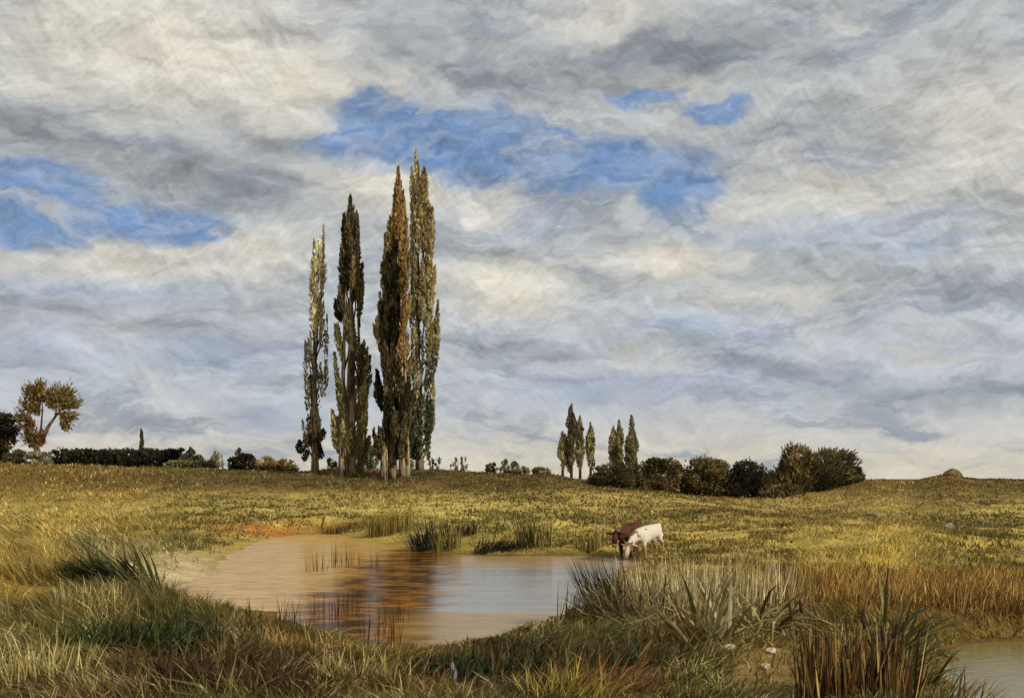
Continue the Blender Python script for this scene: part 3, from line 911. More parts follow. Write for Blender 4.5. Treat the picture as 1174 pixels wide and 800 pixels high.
def forked_tree():
    D, u = 99, 42
    rng = np.random.default_rng(88)
    px = D / F; g = at(u, D)
    root = empty('autumn_tree', g, 'russet autumn tree with forked bare limbs and fan-shaped crowns, far left', 'tree')
    L = lambda a, v, dy=0.0: ((a - u) * px, dy, EYE + (V0 - v) * px - g.z)
    tv, tf = tube([(0, 0, -.3), L(43, 520), L(41, 507)], [.36, .30, .26], 8, .06)
    MB().add(tv, tf).build('trunk', M_BARKR, root)
    for pts, rd in (([L(41, 508), L(49, 500), L(55, 487, .3), L(62, 477, .3), L(64, 466, .2)], [.24, .2, .15, .11, .05]),
                    ([L(40, 508), L(36, 496, -.2), L(37, 482, -.2), L(33, 464, -.3)], [.22, .16, .12, .05]),
                    ([L(45, 502), L(49, 488, -.3), L(51, 470, -.4), L(50, 458, -.3)], [.12, .09, .07, .03]),
                    ([L(57, 484, .3), L(66, 470, .6), L(76, 462, .5)], [.1, .07, .03]),
                    ([L(37, 484, -.2), L(28, 474, -.6), L(22, 466, -.5)], [.1, .06, .03])):
        tv, tf = tube(pts, rd, 7, .05)
        MB().add(tv, tf).build('limb', M_BARKR, root)
    A = [(112, 82, 44), (92, 66, 36), (132, 102, 58), (74, 54, 32)]
    B = [(122, 100, 58), (98, 80, 46), (140, 118, 74), (80, 64, 40)]
    fans = [(41, 470, 33, 444, 6, A), (42, 474, 27, 462, 7, A + B), (44, 462, 46, 440, 6, A), (38, 486, 24, 476, 7, A), (36, 504, 31, 488, 8, [(112, 80, 44), (88, 62, 34)]), (38, 512, 34, 500, 8, [(98, 70, 38), (80, 58, 34)]),
            (62, 468, 66, 446, 7, B), (66, 466, 80, 448, 7, B), (68, 468, 88, 462, 7, B), (68, 474, 84, 478, 6, B), (58, 468, 54, 450, 6, B), (70, 476, 76, 490, 5, B), (44, 476, 40, 452, 7, A), (46, 510, 46, 498, 7, [(104, 66, 34)]), (72, 462, 74, 447, 5, B), (50, 460, 40, 446, 5, A)]
    PP, DD, CC = [], [], []
    for (ub, vb, ut, vt, w, cols) in fans:
        b = np.array(L(ub, vb)); e = np.array(L(ut, vt)); n = 330
        h = rng.random(n) ** .7; ax = e - b; ln = np.linalg.norm(ax)
        off = rng.normal(0, 1, (n, 3)); off *= (w * px * (.25 + .75 * h) * .55)[:, None]
        PP.append(b + ax * (h * 1.05)[:, None] + off); DD.append(ax / ln + off * .9 + rng.normal(0, .2, (n, 3)))
        cc = nlin(np.array(cols))[rng.integers(0, len(cols), n)]; CC.append(jitter(soften(cc, .1) * 1.6, rng, n, .2))
    P = np.concatenate(PP); n = len(P)
    V, Fq, C = leaf_arrays(P, np.concatenate(DD), .42 * rng.uniform(.6, 1.4, n), .13 * rng.uniform(.6, 1.4, n), np.concatenate(CC), rng)
    mesh_obj('crown', V, Fq, M_LEAF, root, C)


forked_tree()


# ------------------------------------------------------------------ grass
def blades(P, H, W, lean, C, rng, curl=.35, yaw=None):
    """curved two-segment blades; P roots, lean horizontal tip offset (n,2)"""
    n = len(P)
    th = rng.random(n) * np.pi if yaw is None else yaw
    s = np.stack([np.cos(th), np.sin(th), np.zeros(n)], -1) * (W * .5)[:, None]
    ln = np.concatenate([lean, np.zeros((n, 1))], 1)
    up = np.zeros((n, 3)); up[:, 2] = 1
    mid = P + up * (H * .55)[:, None] + ln * .36
    hz = H * np.sqrt(np.clip(1 - .25 * (np.linalg.norm(lean, axis=1) / (H + 1e-6)) ** 2 * curl * 2, .35, 1))
    tip = P + up * hz[:, None] + ln
    V = np.stack([P - s, P + s, mid - s * .8, mid + s * .8, tip - s * .12, tip + s * .12], 1).reshape(-1, 3)
    o = np.arange(n)[:, None] * 6
    Fq = np.concatenate([o + np.array([0, 1, 3, 2]), o + np.array([2, 3, 5, 4])], 1).reshape(-1, 4)
    return V, Fq, np.repeat(C, 6, axis=0)


STRAW = nlin((204, 184, 122)); OLIVE = nlin((92, 90, 40)); BROWN = nlin((98, 70, 34))


def field(name, n, dmin, dmax, half_deg, hfun, wpx, seed, keep=None, label=None, tint=None, leanfun=None, straw=.2, mott=1.0):
    rng = np.random.default_rng(seed)
    D = np.exp(rng.uniform(np.log(dmin), np.log(dmax), n)); a = np.radians(rng.uniform(-half_deg, half_deg, n))
    x = D * np.tan(a); y = D
    # gather roots into tussocks
    nc = max(10, n // 16)
    ci = rng.integers(0, nc, n)
    cd = np.exp(rng.uniform(np.log(dmin), np.log(dmax), nc)); ca = np.radians(rng.uniform(-half_deg, half_deg, nc))
    cx, cy = (cd * np.tan(ca))[ci], cd[ci]
    g_ = rng.random(n) < .72
    x = np.where(g_, cx + rng.normal(0, 1, n) * .0050 * cy * rng.uniform(.4, 1.6, nc)[ci], x)
    y = np.where(g_, cy + rng.normal(0, 1, n) * .012 * cy, y)
    ctone = rng.normal(1.0, .36, nc).clip(.3, 2.0)[ci]; chue = rng.random(nc)[ci]
    clx, cly = rng.normal(0, .62, nc)[ci], rng.normal(0, .4, nc)[ci]
    z = G(x, y)
    d = np.full(n, 50.0); m = (y < 60); d[m] = shore(x[m], y[m])
    u, v = colrow(x, y, z)
    ok = (z > WZ + .03) & (d > .12)
    if keep is not None: ok &= keep(u, v, x, y, d, rng)
    x, y, z, u, v, d, ctone, chue, clx, cly = [q[ok] for q in (x, y, z, u, v, d, ctone, chue, clx, cly)]; n = len(x)
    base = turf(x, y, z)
    sc = np.maximum(1, y / 25)
    t1 = fbm(x * 1.1 / sc, y * .5 / sc, 61)
    big = fbm(x * .35 / sc, y * .16 / sc, 67)
    C = base * (ctone * (.35 + 1.3 * t1))[:, None]
    C = C * (1 - .8 * sstep(.50, .64, big) * mott)[:, None] + nlin((74, 54, 28)) * (.8 * sstep(.50, .64, big) * mott)[:, None]
    big2 = fbm(x * .30 / sc, y * .13 / sc, 87)
    k = (.62 * sstep(.50, .62, big2) * mott)[:, None]
    C = C * (1 - k) + nlin((92, 92, 40)) * (.55 + .6 * t1)[:, None] * k
    for lo, hi, colr, w in ((0, straw, STRAW, .62), (.80, .88, OLIVE, .55), (.84, 1, BROWN, .66)):
        k = (((chue >= lo) & (chue < hi)) * w + (rng.random(n) < .06) * .5).clip(0, .8)[:, None]
        if colr is STRAW: k = k * np.clip(base.mean(1) / .10, .08, 1)[:, None]
        C = C * (1 - k) + colr * k * (.5 + t1[:, None])
    C = np.clip(C * rng.normal(1.05, .17, (n, 1)), .004, .9)
    H = hfun(u, v, x, y, d) * rng.uniform(.5, 1.3, n) * (.55 + .9 * t1) * (.42 + .58 * sstep(.2, 2.2, d))
    lx = leanfun(u, v, x, y) if leanfun else (vn(x * .25, y * .25, 71) - .5) * 1.6
    lean = np.stack([H * (lx + clx + rng.normal(0, .25, n)), H * (cly + rng.normal(-.1, .22, n))], -1)
    W = wpx * y / F * rng.uniform(.5, 1.6, n)
    V, Fq, Cc = blades(np.stack([x, y, z - .02], -1), H, W, lean, C, rng)
    o = mesh_obj(name, V, Fq, M_GRASS, None, Cc)
    tag(o, label, None, None, 'stuff')
    if label: o['category'] = 'grass'
    return o


def sandy(u, v):
    return (((u - 215) / 74) ** 2 + ((v - 660) / 27) ** 2) < 1.0


def path_ok(u, v, x, y, d, rng):
    bare = vn(x * .35, y * .35, 83)
    return ~(sandy(u, v) & (rng.random(len(u)) < .96)) & ~((bare < .28) & (rng.random(len(u)) < .75))


def lean_f(u, v, x, y):
    return -0.75 * (1 - sstep(120, 330, u)) * sstep(560, 620, v) + .45 * sstep(560, 700, u) * (1 - sstep(760, 1000, u)) * sstep(700, 740, v) + (vn(x * .3, y * .3, 73) - .5) * 1.3


def near_keep(u, v, x, y, d, rng):
    """thin the tall grass where other growth or bare earth takes over"""
    m = np.zeros(len(u), bool)
    for a, b, ru, rv in ((880, 775, 46, 34), (182, 748, 66, 26), (605, 782, 80, 26), (700, 770, 66, 28), (215, 796, 66, 20), (300, 800, 50, 16), (690, 792, 70, 18), (510, 790, 100, 26)):
        m |= ((u - a) / ru) ** 2 + ((v - b) / rv) ** 2 < 1
    return ~m | (rng.random(len(u)) < .10)


field('meadow_grass', 150000, 19, 62, 31, lambda u, v, x, y, d: .10 + .16 * vn(x * .4, y * .4, 77) + .14 * (1 - sstep(19, 32, y)) + .2 * (1 - sstep(150, 300, u)) * sstep(580, 640, v),
      1.1, 101, path_ok, 'short yellowed meadow grass round the pond', leanfun=lean_f)
field('hill_grass', 70000, 58, 104, 31, lambda u, v, x, y, d: .12 + .14 * vn(x * .2, y * .2, 79), 1.1, 102, None, 'brownish grass on the rise under the trees', leanfun=lean_f)
field('bank_grass', 110000, 10.5, 20, 33, lambda u, v, x, y, d: (.14 + .42 * vn(x * .7, y * .7, 81) ** 1.4) * .92 * (1 - .55 * sstep(660, 740, u) * (1 - sstep(930, 1000, u))) * (1 - .5 * sstep(130, 170, u) * (1 - sstep(230, 270, u)) * sstep(690, 700, v) * (1 - sstep(730, 750, v))), 1.8, 103,
      near_keep, 'rough tangled grass on the near bank', leanfun=lean_f, straw=.2, mott=1.25)
field('near_grass', 26000, 2.5, 10.6, 40, lambda u, v, x, y, d: .25 + .2 * vn(x, y, 85), 2.0, 104, None, 'rough grass at the viewer\'s feet')


def rust_band():
    rng = np.random.default_rng(301)
    n = 16000
    u = rng.uniform(905, 1330, n); v = 670 + rng.random(n) * 36
    D = (EYE - 0.02) * F / (v - V0); x = (u - U0) / F * D; y = D; z = G(x, y)
    d = shore(x, y)
    ok = (d > .1) & (vn(x * 1.2, y * 1.2, 91) + rng.random(n) * .6 > .45)
    x, y, z = x[ok], y[ok], z[ok]; n = len(x)
    cols = nlin(np.array([(180, 132, 60), (152, 104, 46), (196, 158, 80), (112, 76, 36), (204, 176, 100), (82, 62, 34)]))
    C = jitter(cols[rng.integers(0, 6, n)] * (.65 + .7 * vn(x * 1.7, y * 1.7, 93))[:, None], rng, n, .15)
    H = rng.uniform(.25, .6, n); lean = np.stack([H * rng.normal(.1, .22, n), H * rng.normal(0, .2, n)], -1)
    V, Fq, Cc = blades(np.stack([x, y, z - .02], -1), H, 1.3 * y / F * rng.uniform(.6, 1.4, n), lean, C, rng)
    o = mesh_obj('rusty_sedge', V, Fq, M_REED, None, Cc)
    tag(o, 'band of rust-orange sedge behind the bulrushes at the right', 'sedge', None, 'stuff')


rust_band()


# ------------------------------------------------------------------ clumps of reeds, rushes and broad-leaved plants
def strip_leaf(root, direction, length, width, droop, nseg=6, twist=0.0, tipw=.06, fold=.12):
    """one ribbon leaf as verts/faces, bending over along its length"""
    V, Fc = [], []
    d = Vector(direction).normalized(); p = Vector(root)
    side = Vector((d.y, -d.x, 0))
    if side.length < .05: side = Vector((math.cos(twist), math.sin(twist), 0))
    side = (side.normalized() * math.cos(twist) + Vector((0, 0, 1)).cross(side.normalized()) * math.sin(twist)).normalized()
    for i in range(nseg + 1):
        s = i / nseg
        w = width * (.55 + .9 * s if s < .45 else (1 - (s - .45) / .55 * (1 - tipw)) * .955) * .5
        nrm = d.cross(side).normalized()
        V += [p - side * w, p + nrm * w * fold * 2, p + side * w]
        d = (d + Vector((0, 0, -1)) * droop / nseg * (.4 + 1.4 * s)).normalized()
        p = p + d * (length / nseg)
    for i in range(nseg):
        a = i * 3
        Fc += [(a, a + 1, a + 4, a + 3), (a + 1, a + 2, a + 5, a + 4)]
    return V, Fc


def leaf_clump(name, u, v, label, cat, n, spread, lens, width, cols, lean=(0, 0), fan=.35, droop=(.1, .5), group=None, seed=0, part='leaves', heads=0, head_col=None, stalks=0, pos=None):
    """spread: footprint radii (m) across and along the view"""
    rng = np.random.default_rng(seed + 900)
    g = pos or gp(u, v)
    root = empty(name, g, label, cat, group)
    V, Fc, C = [], [], []
    cl = nlin(np.array(cols))
    for i in range(n):
        a = rng.random() * 6.283; q = math.sqrt(rng.random())
        rx, ry = math.cos(a) * q * spread[0], math.sin(a) * q * spread[1]
        rz = gz(g.x + rx, g.y + ry) - g.z - .03
        rz = max(rz, WZ - g.z - .2)
        d = (lean[0] + rng.normal(0, fan) + rx / max(spread[0], .1) * fan * .5, lean[1] + rng.normal(0, fan * .8), 1.0)
        lv, lf = strip_leaf((rx, ry, rz), d, rng.uniform(*lens), width * rng.uniform(.6, 1.3), rng.uniform(*droop), 6, rng.uniform(-.9, .9))
        o = len(V); V += lv; Fc += [tuple(k + o for k in f) for f in lf]
        c = jitter(cl[rng.integers(0, len(cl))], rng, 1, .16)[0]
        C += [c] * len(lv)
    mesh_obj(part, V, Fc, M_REED, root, np.array(C), True)
    for i in range(heads):
        a = rng.random() * 6.283; q = math.sqrt(rng.random())
        rx, ry = math.cos(a) * q * spread[0] * .95, math.sin(a) * q * spread[1]
        rz = gz(g.x + rx, g.y + ry) - g.z - .03
        h = rng.uniform(lens[0] * .85, lens[1] * 1.02); lx = lean[0] + rng.normal(0, .14); ly = rng.normal(0, .1)
        base = Vector((rx, ry, rz)); top = base + Vector((lx * h, ly * h, h))
        mid = base.lerp(top, .5) + Vector((rng.uniform(-.03, .03), 0, .02))
        tv, tf = tube([base, mid, top], [.010, .008, .006], 5)
        st = MB().add(tv, tf).build('stalk', M_STALK, root)
        dr = (top - mid).normalized(); hl = rng.uniform(.15, .24); hr = rng.uniform(.017, .024)
        p0 = top - dr * .02
        tv, tf = tube([p0, p0 + dr * hl * .08, p0 + dr * hl * .5, p0 + dr * hl * .92, p0 + dr * hl, p0 + dr * (hl + .07)], [.006, hr * .9, hr, hr * .88, .006, .002], 8)
        MB().add(tv, tf).build('seed_head', M_HEAD, st)
    return root


M_STALK = plain_mat('dry_stalk', (96, 72, 38), (142, 108, 58), 20, .7, 0)
M_HEAD = plain_mat('seed_head_brown', (46, 28, 18), (78, 48, 26), 60, .95, .4)
PS = [(222, 202, 150), (190, 168, 114), (234, 218, 172), (150, 126, 80), (92, 76, 46), (204, 176, 112)]
GS = [(142, 128, 88), (112, 98, 66), (164, 148, 104), (80, 70, 46), (176, 156, 100)]

leaf_clump('reed_bed', 805, 712, 'tall bed of pale straw reeds on the bank right of the pond', 'reeds', 950, (1.8, .8), (.75, 1.35), .026, PS, (0, 0), .12, (.02, .3), seed=1)
leaf_clump('reed_bed', 880, 700, 'thinner tawny reeds joining the right side of the pale straw reed bed', 'reeds', 260, (1.0, .6), (.6, 1.0), .02, [(150, 128, 74), (120, 98, 52), (96, 80, 44), (170, 148, 88)], (.1, 0), .18, (.05, .4), seed=2)
leaf_clump('sedge_tussock', 738, 716, 'grey-brown tussock of arching sedge at the left of the pale reed bed', 'sedge', 300, (.8, .5), (.9, 1.45), .03, GS, (-.3, 0), .5, (.3, 1.4), seed=3)
leaf_clump('broadleaf_water_plant', 812, 742, 'grey-green plant with broad blades fanning out in front of the pale reeds', 'plant', 60, (.4, .3), (1.0, 1.6), .075, [(168, 154, 108), (140, 126, 84), (188, 172, 124), (100, 90, 56), (150, 126, 66)], (.0, -.1), .62, (.3, 1.5), seed=4)
leaf_clump('broadleaf_water_plant', 872, 728, 'olive plant whose broad blades arch over to the right beside the bulrushes', 'plant', 46, (.35, .28), (1.0, 1.5), .075, [(146, 134, 88), (118, 110, 66), (166, 150, 98), (80, 76, 42)], (.15, 0), .7, (.6, 1.9), seed=5)
leaf_clump('sedge_tussock', 770, 735, 'ochre tussock fanning out between the grey sedge and the broad-bladed plant', 'sedge', 130, (.4, .3), (.5, .9), .026, [(150, 118, 62), (124, 94, 48), (104, 76, 40), (168, 140, 84)], (-.2, 0), .5, (.2, 1.0), seed=6)
leaf_clump('dark_rush', 699, 712, 'dark spiky rushes leaning left at the pond corner', 'rushes', 150, (.38, .3), (1.0, 1.5), .034, [(58, 50, 32), (72, 62, 36), (48, 52, 30), (90, 74, 42)], (-.32, 0), .13, (0, .2), seed=7)
leaf_clump('dark_rush', 668, 716, 'short brown rushes at the water edge, leaning right', 'rushes', 80, (.5, .25), (.6, 1.0), .028, [(84, 62, 36), (66, 50, 30), (104, 84, 48)], (.4, 0), .2, (0, .3), seed=8)
leaf_clump('bulrush_clump', 985, 812, 'clump of dark bulrushes with brown seed heads, right foreground', 'bulrushes', 280, (.70, .36), (.55, 1.05), .03,
           [(70, 44, 26), (52, 34, 22), (96, 62, 34), (120, 88, 48), (62, 58, 32), (150, 116, 66), (138, 84, 36), (176, 146, 84), (120, 84, 46), (188, 158, 92)], (.0, 0), .13, (0, .2), seed=9, heads=14)
leaf_clump('broadleaf_water_plant', 1045, 778, 'dark green plant with drooping blades at the edge of the right-hand pool', 'plant', 46, (.35, .3), (.5, .95), .05, [(66, 66, 34), (52, 54, 28), (88, 82, 42), (112, 100, 52)], (.35, 0), .55, (.6, 1.8), seed=10)
leaf_clump('broadleaf_water_plant', 1022, 752, 'olive plant with long flat blades reaching right above the dark green one', 'plant', 44, (.3, .25), (.9, 1.5), .06, [(110, 100, 52), (78, 72, 38), (136, 122, 68)], (.55, 0), .4, (.5, 1.2), seed=11)
leaf_clump('sedge_tussock', 1105, 808, 'small dark-and-straw tussock in the bottom right corner pool', 'sedge', 60, (.25, .2), (.35, .6), .02, [(110, 92, 44), (76, 66, 34), (150, 130, 66)], (.5, 0), .3, (.2, .7), seed=12)
leaf_clump('green_sheaf', 148, 680, 'dark green sheaf of long leaves swept left above the sandy shore', 'plant', 420, (.8, .5), (.9, 1.6), .07, [(48, 54, 30), (36, 40, 26), (64, 66, 36), (96, 90, 50)], (-.85, 0), .3, (.4, 1.3), seed=13)
leaf_clump('green_sheaf', 118, 640, 'smaller grey-green leaves on the upper left of the dark green sheaf', 'plant', 50, (.4, .3), (.5, .8), .045, [(110, 112, 80), (84, 88, 56), (62, 66, 38)], (-.5, 0), .35, (.4, 1.0), seed=14)
leaf_clump('weed_patch', 182, 742, 'low dark green weed patch below the sandy shore', 'plant', 560, (1.4, .9), (.35, .75), .045, [(50, 60, 28), (60, 70, 32), (78, 78, 38), (44, 48, 26)], (.35, 0), .5, (.3, 1.2), seed=15)
leaf_clump('dark_rush', 312, 716, 'few dark green spikes at the near left corner of the pond', 'rushes', 30, (.55, .25), (.35, .7), .026, [(50, 52, 28), (66, 60, 32), (84, 70, 36)], (0, 0), .14, (0, .25), seed=16)
leaf_clump('dark_rush', 330, 738, 'lower dark spikes just in front of the near left pond corner', 'rushes', 26, (.3, .2), (.4, .7), .026, [(52, 50, 28), (70, 60, 32)], (-.05, 0), .14, (0, .25), seed=17)
leaf_clump('weed_patch', 605, 776, 'low dark green weeds on the near bank below the bright water', 'plant', 520, (1.3, .8), (.3, .6), .045, [(48, 58, 30), (60, 66, 34), (80, 72, 38), (90, 68, 38)], (.5, 0), .5, (.4, 1.3), seed=18)
leaf_clump('weed_patch', 700, 762, 'tangled green and rust weeds below the dark spiky rushes', 'plant', 380, (1.1, .8), (.35, .7), .042, [(52, 62, 32), (62, 66, 34), (104, 74, 40), (122, 92, 52), (90, 80, 42)], (.6, 0), .5, (.4, 1.3), seed=19)

# far bank
FB = [(150, 134, 70), (120, 104, 52), (170, 152, 86), (92, 78, 40)]
leaf_clump('reed_tuft', 448, 612, 'upright yellow-green reeds on the far bank, left end', 'reeds', 200, (1.25, .4), (.8, 1.2), .045, [(136, 122, 60), (112, 98, 46), (150, 130, 66), (96, 72, 34)], (0, 0), .06, (0, .15), seed=20)
leaf_clump('dark_rush', 490, 630, 'blackish tuft beside the upright yellow-green far reeds', 'rushes', 150, (.6, .35), (.7, 1.4), .05, [(40, 40, 34), (52, 50, 40), (66, 70, 62)], (-.25, 0), .3, (.2, .8), seed=21)
leaf_clump('reed_tuft', 513, 630, 'short pale reeds in front of dark growth on the far bank', 'reeds', 120, (.6, .3), (.6, 1.0), .04, FB, (0, 0), .16, (0, .3), seed=22)
leaf_clump('dark_rush', 525, 614, 'low dark rushes behind the short pale reeds on the far bank', 'rushes', 120, (.9, .3), (.5, .9), .05, [(44, 44, 34), (56, 52, 36), (70, 62, 38)], (0, 0), .25, (.1, .5), seed=23)
leaf_clump('dark_rush', 566, 631, 'long low black tussock lying along the far water edge', 'rushes', 220, (.95, .35), (.5, 1.0), .05, [(40, 36, 28), (54, 46, 32), (70, 56, 34)], (.7, 0), .3, (.5, 1.4), seed=24)
leaf_clump('reed_tuft', 612, 628, 'olive reed tuft with dark gaps at the right of the far bank', 'reeds', 150, (.75, .3), (.8, 1.35), .045, FB + [(70, 60, 34)], (-.08, 0), .16, (0, .3), seed=25)
leaf_clump('reed_tuft', 678, 632, 'low straw reeds left of the cows', 'reeds', 90, (.7, .25), (.55, .95), .04, FB, (0, 0), .08, (0, .2), seed=26)
leaf_clump('reed_tuft', 386, 612, 'dark brown reeds standing at the back of the orange water', 'reeds', 90, (.9, .3), (.35, .6), .04, [(96, 66, 32), (122, 88, 42), (74, 54, 28)], (0, 0), .1, (0, .2), seed=27)
for k, (u, v, n, h, lab) in enumerate(((362, 655, 26, .8, 'few dark reeds standing in the orange water, farthest left'), (392, 650, 34, .9, 'dark brown reeds standing in the middle of the brown water'),
                                  (424, 648, 26, .7, 'brown reeds in the water close to the far bank'), (368, 706, 18, .5, 'short reed stubble in the near orange water'), (402, 704, 22, .55, 'short reed stubble in the near brown water'),
                                  (446, 712, 24, .55, 'dark reed stubble in the brown water nearest the bright patch'), (440, 742, 34, .6, 'brown reed stubble along the near edge of the brown water'))):
    q = w_at(u, v)  # stems also stand in for dark vertical reflection streaks on the water
    leaf_clump('emergent_reeds', u, v, lab, 'reeds', n, (.42, .3), (h * .6 + .2, h + .25), .02, [(72, 48, 24), (54, 38, 22), (104, 72, 34), (124, 92, 46)], (0, 0), .09, (0, .15), seed=50 + k, pos=Vector((q[0], q[1], WZ - .2)))
ST = [(184, 164, 100), (160, 138, 78), (200, 180, 120), (126, 106, 56)]
DB = [(58, 42, 28), (74, 54, 32), (46, 36, 26), (96, 70, 40)]
TG = 'straw tussocks on the near bank'
leaf_clump('grass_tussock', 34, 792, 'pale straw tussock in the bottom left corner', 'grass', 330, (.75, .5), (.45, .85), .022, ST, (-.1, 0), .3, (.2, .9), TG, seed=70)
leaf_clump('grass_tussock', 104, 706, 'straw tussock left of the low dark green weed patch', 'grass', 240, (.75, .5), (.45, .8), .024, ST, (.25, 0), .28, (.1, .7), TG, seed=71)
leaf_clump('grass_tussock', 60, 668, 'ochre tussock left of the foot of the dark green sheaf', 'grass', 260, (.9, .6), (.5, 1.0), .03, [(150, 128, 62), (124, 102, 46), (176, 152, 82)], (-.5, 0), .25, (.1, .7), TG, seed=72)
leaf_clump('grass_tussock', 412, 786, 'straw tussock at the bottom below the brown water', 'grass', 260, (.6, .4), (.35, .65), .02, ST, (.2, 0), .4, (.3, 1.2), TG, seed=73)
leaf_clump('grass_tussock', 650, 800, 'yellow tussock at the bottom edge right of the wooden stake', 'grass', 240, (.6, .4), (.3, .55), .02, [(178, 156, 74), (150, 126, 56), (120, 110, 50)], (.3, 0), .45, (.3, 1.2), TG, seed=74)
leaf_clump('grass_tussock', 345, 756, 'ochre tussock between the near pond corner and the bottom dead growth', 'grass', 240, (.7, .45), (.35, .65), .022, [(158, 130, 66), (126, 98, 46), (184, 156, 88)], (-.2, 0), .4, (.2, 1.0), TG, seed=75)
leaf_clump('dead_growth', 215, 792, 'blackish brown dead growth on the near bank under the green weed patch', 'dead plants', 420, (1.0, .55), (.3, .6), .03, DB, (.5, 0), .55, (.5, 1.6), seed=76)
leaf_clump('dead_growth', 300, 796, 'russet-brown dead growth at the bottom, right of the blackish growth', 'dead plants', 300, (.7, .45), (.3, .6), .026, DB + [(110, 78, 44), (134, 98, 56)], (-.4, 0), .5, (.4, 1.4), seed=77)
leaf_clump('dead_growth', 690, 785, 'brown and tan dead stems in front of the tangled weeds', 'dead plants', 260, (.9, .45), (.3, .55), .022, [(118, 80, 46), (144, 104, 60), (84, 58, 36), (170, 130, 78)], (.7, 0), .45, (.5, 1.5), seed=78)
leaf_clump('weed_patch', 520, 772, 'low dark green weeds around the wooden stake', 'plant', 300, (.95, .5), (.25, .5), .04, [(46, 54, 28), (58, 64, 32), (76, 70, 38), (96, 70, 40)], (.3, 0), .5, (.4, 1.4), seed=80)
leaf_clump('dead_growth', 480, 796, 'brown dead growth at the bottom edge left of the wooden stake', 'dead plants', 300, (.8, .4), (.25, .5), .024, DB + [(128, 92, 48)], (.4, 0), .5, (.4, 1.5), seed=81)
leaf_clump('dead_growth', 585, 798, 'grey-brown matted growth right of the wooden stake', 'dead plants', 300, (.6, .4), (.3, .55), .024, [(96, 84, 58), (74, 64, 44), (120, 106, 74)], (.8, 0), .3, (.8, 1.8), seed=82)
# green clumps on the right meadow
leaf_clump('weed_patch', 1086, 664, 'dark green weed clump alone on the right meadow above the rusty sedge', 'plant', 90, (.42, .3), (.25, .5), .05, [(60, 66, 30), (48, 54, 26), (80, 82, 38)], (.2, 0), .5, (.4, 1.2), seed=28)
leaf_clump('weed_patch', 992, 656, 'small green weed clump on the meadow, left of the larger one', 'plant', 60, (.35, .2), (.2, .38), .045, [(64, 66, 30), (52, 54, 26), (90, 84, 40)], (.2, 0), .5, (.4, 1.2), seed=29)
leaf_clump('weed_patch', 952, 664, 'tiny green weed tuft behind the bulrushes, left of two larger ones', 'plant', 45, (.35, .2), (.2, .35), .045, [(64, 66, 30), (90, 84, 40)], (.2, 0), .5, (.4, 1.2), seed=30)


# ------------------------------------------------------------------ stones, stake, haystack
def stone(u, v, size, label, mat, seed, group=None, name='stone', flat=.6, pos=None):
    rng = np.random.default_rng(seed)
    g = pos or gp(u, v)
    bm = bmesh.new()
    bmesh.ops.create_icosphere(bm, subdivisions=4, radius=1.0)
    k = rng.uniform(0, 50)
    cut = [(Vector(rng.normal(size=3)).normalized(), rng.uniform(.55, .85)) for _ in range(9)]
    for q in bm.verts:
        c = q.co.copy()
        for nrm, dd in cut:                           # chip flat facets off the boulder
            e = c.dot(nrm) - dd
            if e > 0: c -= nrm * e * .9
        s = 1 + .16 * (float(vn(c.x * 2 + k, c.y * 2 + c.z * 1.7, 3)) - .5) + .07 * (float(vn(c.x * 7 + k, c.z * 7 + c.y * 5, 4)) - .5)
        q.co = Vector((c.x * size[0], c.y * size[1], c.z * size[2])) * s
    me = bpy.data.meshes.new(name); bm.to_mesh(me); bm.free()
    me.polygons.foreach_set('use_smooth', np.ones(len(me.polygons), bool)); me.materials.append(mat)
    o = bpy.data.objects.new(name, me); COL.objects.link(o)
    o.location = g + Vector((0, 0, size[2] * .35)); o.rotation_euler = (0, 0, rng.uniform(0, 6))
    return tag(o, label, 'stone', group)


SG = 'pale stones on the right bank'
stone(722, 705, (.15, .12, .08), 'pale stone at the left foot of the grey sedge, nearest the pond', M_STONE, 1, SG)
stone(836, 748, (.17, .12, .09), 'larger pale stone just right of the broad-bladed plant', M_STONE, 3, SG)
stone(884, 748, (.10, .08, .06), 'small pale stone between the broad-bladed plants and the bulrushes', M_STONE, 4, SG)
stone(878, 766, (.08, .07, .05), 'small pale stone nearest the viewer, on the bare tan earth', M_STONE, 5, SG)
RGp = 'grey rocks on the right meadow'
stone(1086, 607, (.42, .34, .24), 'grey lump of rock alone on the right meadow', M_STONEG, 6, RGp, 'rock')
stone(1003, 592, (.65, .4, .16), 'long low grey rock, left of two side by side on the hillside', M_STONEG, 7, RGp, 'rock')
stone(1032, 591, (.5, .36, .16), 'low grey rock, right of two side by side on the hillside', M_STONEG, 8, RGp, 'rock')


def stake():
    g = gp(520, 788)
    m, t, b = new_mat('weathered_wood')
    tc = t.n.new('ShaderNodeTexCoord').outputs['Object']
    f = t.noise(t.vmath('MULTIPLY', tc, (1, 1, .12)), 45.0, 4, .6)
    t.l.new(t.mix(t.mr(f, .48, .60), lin((40, 37, 36)), lin((136, 130, 124))), b.inputs['Base Color'])
    b.inputs['Roughness'].default_value = .85
    V, Fc = tube([(0, 0, -.1), (.01, 0, .10), (.0, 0, .24), (-.015, 0, .31), (-.02, .005, .345)], [.048, .045, .042, .036, .012], 9, .12)
    o = MB().add(V, Fc).build('wooden_stake', m, None, False)
    o.location = g
    tag(o, 'short weathered dark stake with whitish streaks in the near bank grass', 'stake')


stake()


